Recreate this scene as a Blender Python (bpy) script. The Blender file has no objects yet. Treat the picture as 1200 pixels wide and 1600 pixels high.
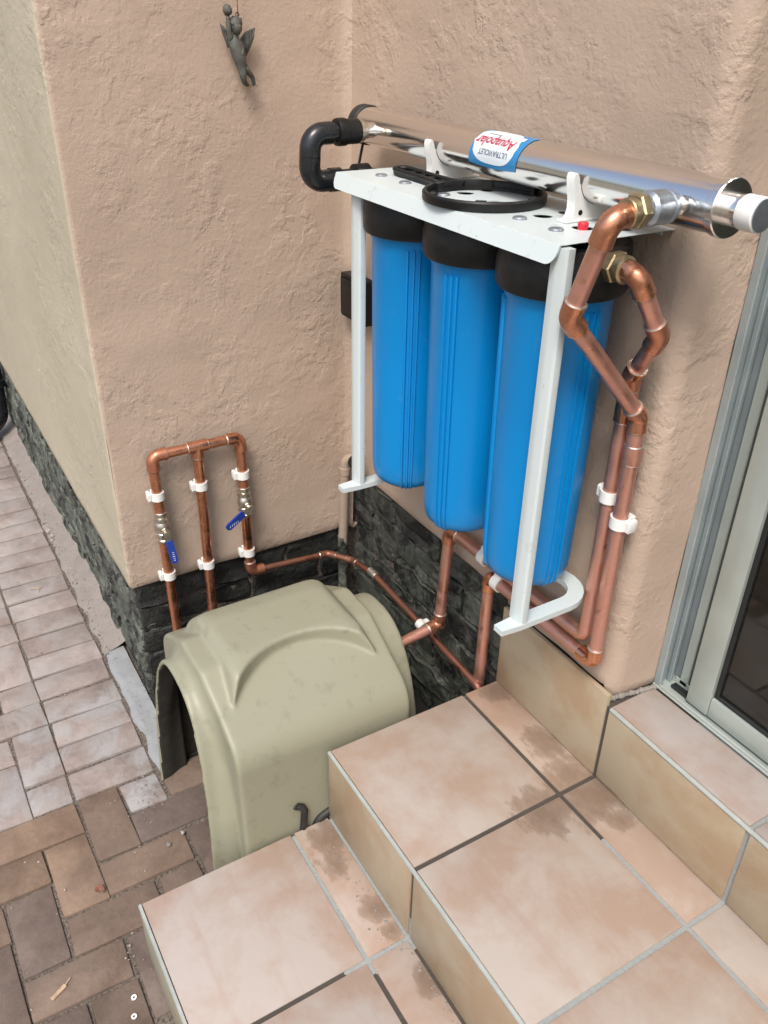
import bpy, bmesh, math, random
import numpy as np
from mathutils import Vector, Matrix, noise
random.seed(7)
R = math.radians
SC = bpy.context.scene
COL = SC.collection

# ------------------------------------------------------------------ camera
CAM_POS = Vector((1.72728, -0.94992, 1.58700))
AZ, EL, ROLL = R(148.53577), R(-30.88204), R(1.17652)
fw = Vector((math.cos(EL)*math.cos(AZ), math.cos(EL)*math.sin(AZ), math.sin(EL)))
rt = fw.cross(Vector((0, 0, 1))).normalized(); up = rt.cross(fw)
rt, up = rt*math.cos(ROLL)+up*math.sin(ROLL), -rt*math.sin(ROLL)+up*math.cos(ROLL)
cd = bpy.data.cameras.new('camera'); cam = bpy.data.objects.new('camera', cd); COL.objects.link(cam)
cam.matrix_world = Matrix(((rt.x, up.x, -fw.x, CAM_POS.x), (rt.y, up.y, -fw.y, CAM_POS.y), (rt.z, up.z, -fw.z, CAM_POS.z), (0, 0, 0, 1)))
cd.sensor_fit = 'VERTICAL'; cd.sensor_height = 24.0; cd.lens = 24.0*1327.0/1600.0
cd.clip_start = 0.02; cd.clip_end = 2000
SC.camera = cam
SC.cycles.max_bounces = 7; SC.cycles.diffuse_bounces = 4; SC.cycles.glossy_bounces = 4; SC.cycles.transmission_bounces = 5; SC.cycles.caustics_reflective = False; SC.cycles.caustics_refractive = False

# ------------------------------------------------------------------ light
SUN_DIR = Vector((0.38, -0.40, 0.82)).normalized()      # towards the sun
w = bpy.data.worlds.new('World'); SC.world = w; w.use_nodes = True
nt = w.node_tree; bg = nt.nodes['Background']
sky = nt.nodes.new('ShaderNodeTexSky'); sky.sky_type = 'NISHITA'; sky.sun_disc = False
sky.sun_elevation = math.asin(SUN_DIR.z); sky.sun_rotation = math.atan2(SUN_DIR.x, SUN_DIR.y)
sky.air_density = 1.0; sky.dust_density = 4.5; sky.ozone_density = 1.0
nt.links.new(sky.outputs[0], bg.inputs[0]); bg.inputs[1].default_value = 0.115
sl = bpy.data.lights.new('sun', 'SUN'); sun = bpy.data.objects.new('sun', sl); COL.objects.link(sun)
sl.energy = 1.45; sl.angle = R(18); sl.color = (1.0, 0.97, 0.93)
sun.rotation_euler = SUN_DIR.to_track_quat('Z', 'Y').to_euler(); sun.location = (0, -3, 6)
SC.view_settings.view_transform = 'Standard'; SC.view_settings.look = 'None'
SC.view_settings.exposure = 0.78; SC.view_settings.gamma = 1.0; SC.view_settings.use_curve_mapping = False

# ------------------------------------------------------------------ node helpers
class NT:
    def __init__(s, name):
        s.m = bpy.data.materials.new(name); s.m.use_nodes = True; s.t = s.m.node_tree
        s.b = s.t.nodes['Principled BSDF']
        s.co = s.t.nodes.new('ShaderNodeTexCoord').outputs['Object']
    def n(s, typ, **kw):
        x = s.t.nodes.new(typ)
        for k, v in kw.items(): setattr(x, k, v)
        return x
    def put(s, sock, v):
        if isinstance(v, bpy.types.NodeSocket): s.t.links.new(v, sock)
        elif isinstance(v, tuple) and len(v) == 3 and len(getattr(sock, 'default_value', (0,)*3)) == 4: sock.default_value = v+(1,)
        else: sock.default_value = v
    def noise(s, scale, detail=4, rough=.55, vec=None, dist=0, off=None):
        x = s.n('ShaderNodeTexNoise'); s.put(x.inputs['Vector'], vec or s.co)
        x.inputs['Scale'].default_value = scale; x.inputs['Detail'].default_value = detail
        x.inputs['Roughness'].default_value = rough; x.inputs['Distortion'].default_value = dist
        return x.outputs['Fac']
    def voro(s, scale, feature='F1', vec=None, out='Distance'):
        x = s.n('ShaderNodeTexVoronoi', feature=feature); s.put(x.inputs['Vector'], vec or s.co); x.inputs['Scale'].default_value = scale
        return x.outputs[out]
    def ramp(s, fac, stops):
        x = s.n('ShaderNodeValToRGB'); s.put(x.inputs[0], fac); e = x.color_ramp.elements
        while len(e) < len(stops): e.new(.5)
        for el, (p, c) in zip(e, stops):
            el.position = p; el.color = (c if isinstance(c, tuple) else (c, c, c))+(1,)
        return x.outputs[0]
    def mix(s, fac, a, b, mode='MIX'):
        x = s.n('ShaderNodeMix', data_type='RGBA', blend_type=mode)
        s.put(x.inputs[0], fac); s.put(x.inputs[6], a); s.put(x.inputs[7], b); return x.outputs[2]
    def math(s, op, a, b=0.0):
        x = s.n('ShaderNodeMath', operation=op); s.put(x.inputs[0], a); s.put(x.inputs[1], b); return x.outputs[0]
    def scale(s, v3, vec=None):
        x = s.n('ShaderNodeMapping'); s.put(x.inputs['Vector'], vec or s.co); x.inputs['Scale'].default_value = v3; return x.outputs[0]
    def world(s):
        return s.n('ShaderNodeNewGeometry').outputs['Position']
    def bump(s, h, dist=.002, strength=1.0, prev=None):
        x = s.n('ShaderNodeBump'); s.put(x.inputs['Height'], h); x.inputs['Distance'].default_value = dist; x.inputs['Strength'].default_value = strength
        if prev: s.put(x.inputs['Normal'], prev)
        return x.outputs[0]
    def set(s, **kw):
        for k, v in kw.items(): s.put(s.b.inputs[k.replace('_', ' ')], v)
        return s.m
def simple(name, col, rough=.5, metal=0.0, var=.12, scale=30, bump=.0, bscale=60, spec=.5, coat=0.0):
    t = NT(name); f = t.noise(scale, 5)
    c = t.mix(t.ramp(f, [(.3, 0.0), (.7, 1.0)]), tuple(x*(1-var) for x in col), tuple(min(1, x*(1+var)) for x in col))
    r = t.math('ADD', t.math('MULTIPLY', t.noise(scale*2.3, 3), .2), rough-.1)
    kw = dict(Base_Color=c, Roughness=r, Metallic=metal, Specular_IOR_Level=spec, Coat_Weight=coat)
    if bump: kw['Normal'] = t.bump(t.noise(bscale, 4), bump)
    return t.set(**kw)

# ------------------------------------------------------------------ materials
def m_plaster(name, a, b, dirt):
    t = NT(name); p = t.world()
    big = t.noise(2.2, 4, .55, p); mid = t.noise(9, 5, .6, p)
    c = t.mix(t.ramp(big, [(.35, 0.0), (.68, 1.0)]), a, b)
    c = t.mix(t.math('MULTIPLY', t.ramp(mid, [(.48, 0.0), (.75, 1.0)]), .35), c, dirt)
    # rough trowelled coat: flat smears broken by curdled ridges
    lump = t.noise(27, 5, .60, p, .15)
    lump = t.ramp(lump, [(.46, 0.0), (.54, .6), (.64, 1.0)])
    area = t.ramp(t.noise(5.5, 3, .5, p), [(.42, .10), (.62, 1.0)])
    h = t.math('MULTIPLY', lump, area)
    nrm = t.bump(t.math('ADD', h, t.math('MULTIPLY', t.noise(120, 4, .65, p), .75)), .0019, .8)
    return t.set(Base_Color=c, Roughness=.72, Normal=nrm, Specular_IOR_Level=.35)
M_PL = m_plaster('plaster_paint', (.445, .342, .266), (.505, .395, .312), (.395, .298, .22))
M_PL_LIT = m_plaster('plaster_lit_face', (.46, .41, .305), (.53, .475, .36), (.39, .345, .255))  # left face: same paint, tinted for the different light falling on it

def m_plinth():
    t = NT('bitumen_brick'); p = t.world()
    f = t.noise(13, 7, .68, p, .6); f2 = t.noise(60, 5, .7, p)
    obi = t.n('ShaderNodeObjectInfo')
    bloom = t.ramp(t.math('ADD', t.math('MULTIPLY', f, .75), t.math('MULTIPLY', f2, .25)), [(.43, 0.0), (.53, .85), (.60, 1.0)])
    c = t.mix(t.math('MULTIPLY', bloom, obi.outputs['Alpha']), (.012, .013, .012), t.mix(f2, (.06, .070, .058), (.25, .27, .22)))
    h = t.math('ADD', t.math('MULTIPLY', f, .6), t.math('MULTIPLY', f2, .4))
    return t.set(Base_Color=c, Roughness=t.ramp(f2, [(.3, .45), (.7, .85)]), Normal=t.bump(h, .014, 1.0))
M_BIT = m_plinth()

def m_tile():
    t = NT('ceramic_tile'); oi = t.n('ShaderNodeObjectInfo'); p = t.world()
    off = t.n('ShaderNodeVectorMath', operation='MULTIPLY_ADD'); t.put(off.inputs[0], oi.outputs['Random']); off.inputs[1].default_value = (7, 3, 5); t.put(off.inputs[2], p)
    q = off.outputs[0]
    f = t.noise(5.5, 7, .62, q, .25); g = t.noise(17, 7, .70, q, .2); s = t.noise(3, 5, .6, t.scale((1, 6, 1), q), .2)
    c = t.mix(t.ramp(f, [(.42, 0.0), (.60, .9)]), oi.outputs['Color'], t.mix(1.0, oi.outputs['Color'], (.86, .72, .63), 'MULTIPLY'))
    c = t.mix(t.math('MULTIPLY', t.ramp(g, [(.5, 0.0), (.75, 1.0)]), .5), c, t.mix(1.0, oi.outputs['Color'], (1.08, 1.10, 1.12), 'MULTIPLY'))
    c = t.mix(t.math('MULTIPLY', t.ramp(s, [(.56, 0.0), (.70, 1.0)]), .4), c, t.mix(1.0, oi.outputs['Color'], (.8, .6, .5), 'MULTIPLY'))
    # dried mud left on some tiles (alpha carries how dirty a tile is)
    d = t.noise(16, 8, .66, t.scale((1, 1.8, 1), p), .15)
    blob = None; flat = t.scale((1, 1, 7), p)
    for cx_, cy_, cz_, rr_ in ((.955, -.045, .336, .075), (1.01, -.055, .336, .10), (.985, -.145, .336, .085), (.86, -.04, .336, .07), (.70, -.03, .336, .05), (1.075, -.045, .336, .05),
                               (.715, -.455, .149, .065), (.775, -.465, .149, .060), (.90, -.435, .149, .050), (.95, -.44, .149, .035), (1.06, -.43, .149, .05)):
        dv = t.n('ShaderNodeVectorMath', operation='DISTANCE'); t.put(dv.inputs[0], flat); dv.inputs[1].default_value = (cx_, cy_, cz_*7)
        k_ = t.math('SUBTRACT', 1.0, t.math('DIVIDE', dv.outputs['Value'], rr_)); blob = k_ if blob is None else t.math('MAXIMUM', blob, k_)
    blob = t.math('MAXIMUM', blob, 0.0)
    dm = t.math('MULTIPLY', t.ramp(t.math('ADD', t.math('MULTIPLY', blob, .75), t.math('MULTIPLY', t.math('SUBTRACT', d, .5), 1.5)), [(.22, 0.0), (.34, .55), (.60, .85)]), t.math('GREATER_THAN', blob, .0))
    c = t.mix(dm, c, t.mix(t.noise(60, 3, .6, p), (.15, .10, .068), (.24, .17, .12)))
    sp = t.ramp(t.voro(95, 'F1', p), [(.03, 1.0), (.09, 0.0)])
    c = t.mix(t.math('MULTIPLY', t.math('MULTIPLY', sp, t.ramp(t.noise(7, 3, .5, p), [(.52, 0.0), (.62, 1.0)])), .55), c, (.2, .14, .1))
    r = t.math('ADD', t.math('MULTIPLY', g, .25), t.math('ADD', .26, t.math('MULTIPLY', dm, .3)))
    return t.set(Base_Color=c, Roughness=r, Normal=t.bump(g, .0012, .35), Specular_IOR_Level=.45)
M_TILE = m_tile()
def m_grout():
    t = NT('grout'); p = t.world(); sx = t.n('ShaderNodeSeparateXYZ'); t.put(sx.inputs[0], p)
    f = t.noise(7, 5, .6, p)
    wob = t.math('MULTIPLY', t.math('SUBTRACT', f, .5), .10)
    xw = t.math('ADD', sx.outputs[0], wob); yw = t.math('ADD', sx.outputs[1], wob)
    upper = t.math('GREATER_THAN', sx.outputs[2], .20)
    # upper tread: dark new filler near the house corner, old pale filler further out; lower tread the other way round
    pale_u = t.math('GREATER_THAN', xw, 1.085)
    pale_l = t.math('MULTIPLY', t.math('LESS_THAN', xw, 1.005), t.math('GREATER_THAN', yw, -.545))
    pale = t.math('ADD', t.math('MULTIPLY', upper, pale_u), t.math('MULTIPLY', t.math('SUBTRACT', 1.0, upper), pale_l))
    c = t.mix(pale, t.mix(f, (.045, .038, .032), (.10, .085, .07)), t.mix(f, (.27, .29, .285), (.36, .38, .37)))
    c = t.mix(t.math('MULTIPLY', t.noise(140, 3, .6, p), .35), c, t.mix(1.0, c, (.55, .5, .45), 'MULTIPLY'))
    return t.set(Base_Color=c, Roughness=.9, Normal=t.bump(t.noise(120, 4, .6, p), .002))
M_GROUT = m_grout()
def m_paver():
    t = NT('paver_clay'); oi = t.n('ShaderNodeObjectInfo'); p = t.world()
    f = t.noise(11, 6, .62, p, .4); g = t.noise(70, 5, .65, p); pit = t.voro(160, 'F1', p)
    c = t.mix(t.ramp(f, [(.32, 0.0), (.68, 1.0)]), t.mix(1.0, oi.outputs['Color'], (.72, .68, .66), 'MULTIPLY'), t.mix(1.0, oi.outputs['Color'], (1.2, 1.18, 1.15), 'MULTIPLY'))
    c = t.mix(t.math('MULTIPLY', t.ramp(g, [(.45, 0.0), (.75, 1.0)]), .35), c, t.mix(1.0, oi.outputs['Color'], (.55, .5, .48), 'MULTIPLY'))
    slurry = t.math('MULTIPLY', t.ramp(t.noise(8, 6, .65, p, .6), [(.44, 0.0), (.60, 1.0)]), oi.outputs['Alpha'])
    c = t.mix(slurry, c, t.mix(g, (.27, .262, .258), (.40, .385, .375)))
    h = t.math('ADD', t.math('MULTIPLY', g, .7), t.math('MULTIPLY', t.ramp(pit, [(.0, 0.0), (.25, 1.0)]), .3))
    return t.set(Base_Color=c, Roughness=.85, Normal=t.bump(h, .003, .8), Specular_IOR_Level=.3)
M_PAV = m_paver()
def m_sand():
    t = NT('joint_sand'); p = t.world()
    c = t.mix(t.noise(9, 5, .6, p), (.13, .105, .085), (.26, .215, .175)); c = t.mix(t.ramp(t.noise(160, 3, .6, p), [(.4, 0.0), (.65, 1.0)]), c, (.06, .05, .042))
    return t.set(Base_Color=c, Roughness=.95, Normal=t.bump(t.noise(180, 4, .7, p), .004))
M_SAND = m_sand()
def m_cement(name, a, b):
    t = NT(name); p = t.world(); f = t.noise(14, 6, .6, p); g = t.noise(90, 4, .65, p)
    c = t.mix(f, a, b); c = t.mix(t.ramp(g, [(.55, 0.0), (.72, .6)]), c, tuple(x*.5 for x in a))
    return t.set(Base_Color=c, Roughness=.88, Normal=t.bump(t.math('ADD', f, t.math('MULTIPLY', g, .5)), .003, .7))
M_CEM = m_cement('cement_smooth', (.23, .24, .245), (.31, .32, .325))
M_RECESS = m_cement('shaded_soil', (.018, .017, .015), (.032, .029, .025))  # near black: shade of the recess put into the soil colour
M_HAU = m_cement('mortar_haunch', (.19, .168, .15), (.30, .265, .235))
M_GRND = m_cement('ground_soil', (.14, .13, .09), (.22, .20, .14))
M_CONC = m_cement('concrete_core', (.20, .18, .16), (.28, .26, .23))
def m_copper(name, bright, dull, cover, rough):
    t = NT(name); p = t.world(); f = t.noise(16, 6, .65, p, .5); g = t.noise(90, 4, .6, p)
    k = t.ramp(t.math('ADD', t.math('MULTIPLY', f, .8), t.math('MULTIPLY', g, .2)), [(cover-.12, 0.0), (cover+.12, 1.0)])
    c = t.mix(k, bright, dull)
    c = t.mix(t.ramp(t.noise(24, 5, .62, p, .3), [(.62, 0.0), (.74, .8)]), c, (.15, .07, .045))
    return t.set(Base_Color=c, Metallic=t.math('SUBTRACT', 1.0, t.math('MULTIPLY', k, .35)), Roughness=t.math('ADD', rough, t.math('MULTIPLY', k, .22)), Normal=t.bump(g, .0006, .5))
M_CU = m_copper('copper', (.74, .34, .20), (.42, .17, .10), .52, .20)
M_CUP = m_copper('copper_flux', (.78, .40, .285), (.60, .31, .245), .46, .24)
M_CUD = m_copper('copper_dark', (.48, .22, .14), (.22, .10, .07), .46, .30)
M_SOLDER = simple('solder', (.62, .58, .52), .38, .85, .25, 120, .0006)
M_BRASS = simple('brass', (.50, .40, .24), .36, .9, .25, 60, .0006, 150)
M_NICK = simple('nickel', (.60, .56, .48), .30, .95, .18, 80, .0004, 200)
M_GALV = simple('galvanised', (.42, .47, .52), .36, .85, .18, 45, .0005, 120)
def m_white():
    t = NT('white_powder_coat'); p = t.world(); g = t.noise(34, 6, .68, p, .4); b = t.noise(5, 4, .5, p)
    c = t.mix(b, (.54, .61, .61), (.60, .665, .66)); c = t.mix(t.ramp(g, [(.60, 0.0), (.74, .55)]), c, (.36, .36, .32))
    c = t.mix(t.ramp(t.noise(120, 3, .6, p), [(.70, 0.0), (.76, .7)]), c, (.22, .17, .12))
    return t.set(Base_Color=c, Roughness=t.math('ADD', .26, t.math('MULTIPLY', g, .25)), Normal=t.bump(t.noise(260, 2, .5, p), .0004, .5))
M_WHITE = m_white()
M_CLIP = simple('white_plastic', (.80, .80, .77), .45, 0, .06, 25)
M_BLK = simple('black_plastic', (.008, .008, .008), .45, 0, .4, 40, .0006, 90, .35)
M_BLKG = simple('black_pipe_plastic', (.014, .016, .019), .26, 0, .3, 30, .0003, 60)
M_RUB = simple('rubber', (.02, .02, .019), .6, 0, .3, 40)
M_BLUEL = simple('blue_vinyl', (.012, .04, .26), .45, 0, .15, 60)
M_RED = simple('red_plastic', (.62, .02, .04), .35, 0, .05, 30)
M_ALU = simple('door_aluminium', (.47, .53, .49), .34, .35, .06, 14)
M_ALUD = simple('door_aluminium_grey', (.33, .39, .40), .40, .35, .1, 14)
M_TRIM = simple('edge_trim', (.42, .44, .40), .42, .3, .1, 40)
M_GASK = simple('gasket', (.012, .014, .013), .5, 0, .2, 20)
M_COND = simple('painted_conduit', (.37, .285, .22), .6, 0, .1, 20, .0008, 60)
M_STAT = simple('cast_dark_stone', (.085, .088, .075), .62, 0, .3, 90, .0008, 260)
M_LBLUE = simple('label_blue', (.03, .22, .48), .3, 0, .05, 20)
M_LWHITE = simple('label_white', (.66, .73, .77), .3, 0, .04, 20)
M_LRED = simple('label_red', (.42, .02, .055), .35, 0, .04, 20)
M_LINK = simple('label_ink', (.10, .12, .16), .4, 0, .04, 20)
M_LEAF = simple('dry_leaf', (.19, .075, .045), .7, 0, .35, 120, .001, 200)
M_STRAW = simple('dry_wood', (.45, .33, .22), .8, 0, .3, 120)
M_PEB = simple('pebble', (.30, .27, .24), .85, 0, .5, 30)
M_ROOM = simple('room_paint', (.50, .48, .43), .8, 0, .1, 3)
M_ROOMF = simple('room_floor_tile', (.32, .29, .25), .35, 0, .25, 4)
M_STEEL = NT('polished_steel'); _g = M_STEEL.noise(3, 4, .5, M_STEEL.scale((1, 60, 60)))
M_STEEL = M_STEEL.set(Base_Color=(.86, .84, .82), Metallic=1.0, Roughness=M_STEEL.math('ADD', .13, M_STEEL.math('MULTIPLY', _g, .10)))
def m_blue():
    t = NT('blue_filter_plastic'); p = t.world(); f = t.noise(6, 4, .5, p)
    c = t.mix(f, (.001, .20, .52), (.002, .235, .585)); d = t.noise(45, 5, .65, p)
    c = t.mix(t.ramp(d, [(.64, 0.0), (.78, .16)]), c, (.18, .38, .58))
    c = t.mix(t.ramp(t.noise(26, 5, .65, t.scale((1, 1, .12), p)), [(.62, 0.0), (.76, .14)]), c, (.16, .34, .52))
    return t.set(Base_Color=c, Roughness=t.math('ADD', .22, t.math('MULTIPLY', d, .2)), Normal=t.bump(t.noise(90, 3, .5, p), .0003, .4), Specular_IOR_Level=.42)
M_BLUE = m_blue()
def m_shell():
    t = NT('olive_fibreglass'); p = t.world(); f = t.noise(3.5, 4, .5, p); g = t.noise(28, 6, .65, p)
    c = t.mix(f, (.25, .248, .176), (.305, .30, .218)); c = t.mix(t.math('MULTIPLY', t.ramp(g, [(.56, 0.0), (.72, 1.0)]), .5), c, (.165, .16, .112))
    sc = t.noise(90, 4, .7, t.scale((1, 1, .25), p)); c = t.mix(t.ramp(sc, [(.66, 0.0), (.72, .4)]), c, (.36, .36, .29))
    return t.set(Base_Color=c, Roughness=t.math('ADD', .36, t.math('MULTIPLY', g, .16)), Normal=t.bump(g, .0008, .35), Specular_IOR_Level=.45)
M_SHELL = m_shell()
M_INSHADE = simple('inside_shade', (.030, .028, .022), .8, 0, .3, 30, .001, 80)  # inner faces of the cover, shade put into the colour
def m_glass():
    t = NT('door_glass'); return t.set(Base_Color=(.80, .84, .80), Roughness=.03, Transmission_Weight=1.0, IOR=1.45)
M_GLASS = m_glass()

# ------------------------------------------------------------------ mesh helpers
def link(name, me, mat, parent=None):
    o = bpy.data.objects.new(name, me); COL.objects.link(o)
    if mat and not me.materials: me.materials.append(mat)
    if parent: o.parent = parent
    return o
def tag(o, label=None, cat=None, group=None, kind=None):
    for k, v in (('label', label), ('category', cat), ('group', group), ('kind', kind)):
        if v: o[k] = v
    return o
def empty(name, loc, label, cat, group=None):
    o = bpy.data.objects.new(name, None); COL.objects.link(o); o.location = loc; o.empty_display_size = .05
    return tag(o, label, cat, group)
def keep(o, parent):                      # parent without moving (parents are unrotated empties)
    o.parent = parent
    o.location = Vector(o.location)-Vector(parent.location); return o
class MB:
    def __init__(s): s.v = []; s.f = []
    def add(s, vs, fs):
        b = len(s.v); s.v += [tuple(v) for v in vs]; s.f += [tuple(b+i for i in f) for f in fs]; return s
    def box(s, a, b, bev=0.0, seg=1):
        a, b = Vector(a), Vector(b); bm = bmesh.new(); bmesh.ops.create_cube(bm, size=1)
        for v in bm.verts: v.co = Vector(((a[i]+b[i])/2+v.co[i]*(b[i]-a[i]) for i in range(3)))
        if bev: bmesh.ops.bevel(bm, geom=bm.edges[:], offset=bev, segments=seg, affect='EDGES', profile=.5)
        return s.bm(bm)
    def bm(s, bm, M=None):
        bm.verts.index_update(); s.add([(M @ v.co if M else v.co) for v in bm.verts], [[v.index for v in f.verts] for f in bm.faces]); bm.free(); return s
    def tube(s, pts, r, seg=20, caps=True):
        pts = [Vector(p) for p in pts]; rs = r if isinstance(r, (list, tuple)) else [r]*len(pts)
        t0 = (pts[1]-pts[0]).normalized(); a = Vector((0, 0, 1)) if abs(t0.z) < .9 else Vector((1, 0, 0))
        nrm = t0.cross(a).normalized(); vs = []; tp = t0
        for i, p in enumerate(pts):
            t = (pts[min(i+1, len(pts)-1)]-pts[max(i-1, 0)]).normalized()
            q = tp.rotation_difference(t); nrm = q @ nrm; tp = t; bn = t.cross(nrm)
            vs += [p+(nrm*math.cos(2*math.pi*k/seg)+bn*math.sin(2*math.pi*k/seg))*rs[i] for k in range(seg)]
        fs = [(i*seg+k, i*seg+(k+1) % seg, (i+1)*seg+(k+1) % seg, (i+1)*seg+k) for i in range(len(pts)-1) for k in range(seg)]
        if caps: fs += [tuple(range(seg-1, -1, -1)), tuple((len(pts)-1)*seg+k for k in range(seg))]
        return s.add(vs, fs)
    def lathe(s, prof, o, ax, seg=40):    # prof: (radius, distance along axis)
        o, ax = Vector(o), Vector(ax).normalized(); a = Vector((0, 0, 1)) if abs(ax.z) < .9 else Vector((1, 0, 0))
        e1 = ax.cross(a).normalized(); e2 = ax.cross(e1); vs = []
        for r, d in prof: vs += [o+ax*d+(e1*math.cos(2*math.pi*k/seg)+e2*math.sin(2*math.pi*k/seg))*r for k in range(seg)]
        n = len(prof); fs = [(i*seg+k, i*seg+(k+1) % seg, (i+1)*seg+(k+1) % seg, (i+1)*seg+k) for i in range(n-1) for k in range(seg)]
        if prof[0] != prof[-1]: fs += [tuple(range(seg-1, -1, -1)), tuple((n-1)*seg+k for k in range(seg))]
        return s.add(vs, fs)
    def prism(s, poly, z0, z1):           # poly in xy
        n = len(poly); return s.add([(x, y, z0) for x, y in poly]+[(x, y, z1) for x, y in poly], [tuple(range(n-1, -1, -1)), tuple(range(n, 2*n))]+[(i, (i+1) % n, n+(i+1) % n, n+i) for i in range(n)])
    def ring(s, c, ax, R0, r, seg=24, sub=8):
        c, ax = Vector(c), Vector(ax).normalized(); a = Vector((0, 0, 1)) if abs(ax.z) < .9 else Vector((1, 0, 0)); e1 = ax.cross(a).normalized(); e2 = ax.cross(e1); vs = []
        for i in range(seg):
            d = e1*math.cos(2*math.pi*i/seg)+e2*math.sin(2*math.pi*i/seg)
            vs += [c+d*(R0+r*math.cos(2*math.pi*j/sub))+ax*r*math.sin(2*math.pi*j/sub) for j in range(sub)]
        return s.add(vs, [(i*sub+j, ((i+1) % seg)*sub+j, ((i+1) % seg)*sub+(j+1) % sub, i*sub+(j+1) % sub) for i in range(seg) for j in range(sub)])
    def mesh(s, name, smooth=35):
        me = bpy.data.meshes.new(name); me.from_pydata(s.v, [], s.f); bm = bmesh.new(); bm.from_mesh(me)
        bmesh.ops.recalc_face_normals(bm, faces=bm.faces[:]); bm.to_mesh(me); bm.free()
        if smooth: me.shade_smooth(); me.set_sharp_from_angle(angle=R(smooth))
        return me
    def obj(s, name, mat, parent=None, smooth=35):
        o = link(name, s.mesh(name, smooth), mat)
        return keep(o, parent) if parent else o
def sub(o, parent):                       # sub-part: parent is a part whose own parent is an empty
    o.parent = parent; o.location = Vector(o.location)-Vector(parent.location)-(Vector(parent.parent.location) if parent.parent else Vector()); return o
def fillet(pts, rad, n=8):
    pts = [Vector(p) for p in pts]; out = [pts[0]]; arcs = []
    for i in range(1, len(pts)-1):
        a, b, c = pts[i-1], pts[i], pts[i+1]; u, v = (a-b).normalized(), (c-b).normalized()
        ang = u.angle(v)
        if ang > R(176): out.append(b); arcs.append(None); continue
        d = min(rad/math.tan(ang/2), .48*(a-b).length, .48*(c-b).length); rr = d*math.tan(ang/2); bis = (u+v).normalized(); cen = b+bis*(rr/math.sin(ang/2)); p0, p1 = b+u*d, b+v*d; arc = []
        q = (p0-cen).rotation_difference(p1-cen)
        for k in range(n+1): arc.append(cen+Matrix.Rotation(q.angle*k/n, 3, q.axis) @ (p0-cen))
        out += arc; arcs.append((arc, u, v))
    return out+[pts[-1]], arcs
def pipe_run(parent, pts, r, rad, mat, fit=None, elbows=True, collar=.016, skip=()):
    path, arcs = fillet(pts, rad); MB().tube(path, r, 22).obj('pipe', mat, parent, 50)
    if not elbows: return
    for i, a in enumerate(arcs):
        if a is None or i in skip: continue
        arc, u, v = a; p = [arc[0]+u*collar]+arc+[arc[-1]+v*collar]
        rr = [r*1.26]+[r*1.20]*(len(p)-2)+[r*1.26]
        e = MB().tube(p, rr, 22).obj('elbow', fit or mat, parent, 50)
        for c, d in ((p[0], u), (p[-1], v)): sub(MB().ring(c, d, r*1.07, r*.14, 22, 6).obj('solder_ring', M_SOLDER), e)
def collar(parent, c, d, r, L, mat, name='coupling'):
    c, d = Vector(c), Vector(d).normalized(); e = MB().tube([c-d*L/2, c+d*L/2], r*1.2, 22).obj(name, mat, parent, 50)
    for sgn in (-1, 1): sub(MB().ring(c+d*sgn*L/2, d, r*1.07, r*.14, 22, 6).obj('solder_ring', M_SOLDER), e)
def hexnut(parent, c, d, R0, L, mat, name='hex_nut'):
    c, d = Vector(c), Vector(d); b = MB().lathe([(R0*.9, -L/2), (R0, -L/2+.002), (R0, L/2-.002), (R0*.9, L/2)], c, d, 6); return b.obj(name, mat, parent, 20)

# ================================================================== SETTING
GRID = .0945
# ground to the horizon
o = MB().add([(-400, -400, -.03), (400, -400, -.03), (400, 400, -.03), (-400, 400, -.03)], [(0, 1, 2, 3)]).obj('ground', M_GRND, None, 0); tag(o, kind='structure')
pav = MB().add([(-4.2, -3.2, -.006), (3.2, -3.2, -.006), (3.2, .02, -.006), (-4.2, .02, -.006)], [(0, 1, 2, 3)]).obj('paving', M_SAND, None, 0); tag(pav, kind='structure')
def paver_mesh(lx, ly, seed):
    rnd = random.Random(seed); g = .0034; bm = bmesh.new(); bmesh.ops.create_cube(bm, size=1)
    for v in bm.verts: v.co = Vector((v.co.x*(lx-2*g), v.co.y*(ly-2*g), v.co.z*.05-.025))
    for v in bm.verts: v.co += Vector((rnd.uniform(-.0035, .0035), rnd.uniform(-.0035, .0035), 0))
    top = [e for e in bm.edges if all(v.co.z > -.01 for v in e.verts)]; side = [e for e in bm.edges if abs(e.verts[0].co.z-e.verts[1].co.z) > .02]
    bmesh.ops.bevel(bm, geom=top+side, offset=.0045, segments=2, affect='EDGES', profile=.55)
    m = MB().bm(bm); return m.mesh('paver', 40)
PM = {(l, k): paver_mesh(*{'h': (2*GRID, GRID), 'v': (GRID, 2*GRID), 's': (GRID, GRID)}[l], k*3+7) for l in 'hvs' for k in range(4)}
for me in PM.values(): me.materials.append(M_PAV)
X0, Y0 = .233, -.66
def paver(l, i, j, i2=None):
    ni, nj = {'h': (2, 1), 'v': (1, 2), 's': (1, 1)}[l]
    cx = X0+(i+ni/2)*GRID; cy = Y0-(j+nj/2)*GRID
    o = bpy.data.objects.new('paver', PM[(l, random.randrange(4))]); COL.objects.link(o); o.parent = pav
    o.location = (cx, cy, random.uniform(-.0025, .0018)); o.rotation_euler = (R(random.uniform(-1, 1)), R(random.uniform(-1, 1)), R(random.uniform(-1, 1)))
    k = random.uniform(.86, 1.14); t = random.random()
    if cx < .235 or (i == 0 and j == 0):
        a = (.31, .272, .255); b = (.285, .242, .222); al = .45 if cx < -.15 else .9
    elif cy < -.75 and cx < .5: a = (.225, .16, .115); b = (.19, .14, .108); al = .04
    else: a = (.155, .122, .105); b = (.172, .128, .10); al = .05
    if i == 0 and j == 0: al = 1.0
    o.color = tuple((a[q]*t+b[q]*(1-t))*k for q in range(3))+(al,)
np_ = 0
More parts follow.
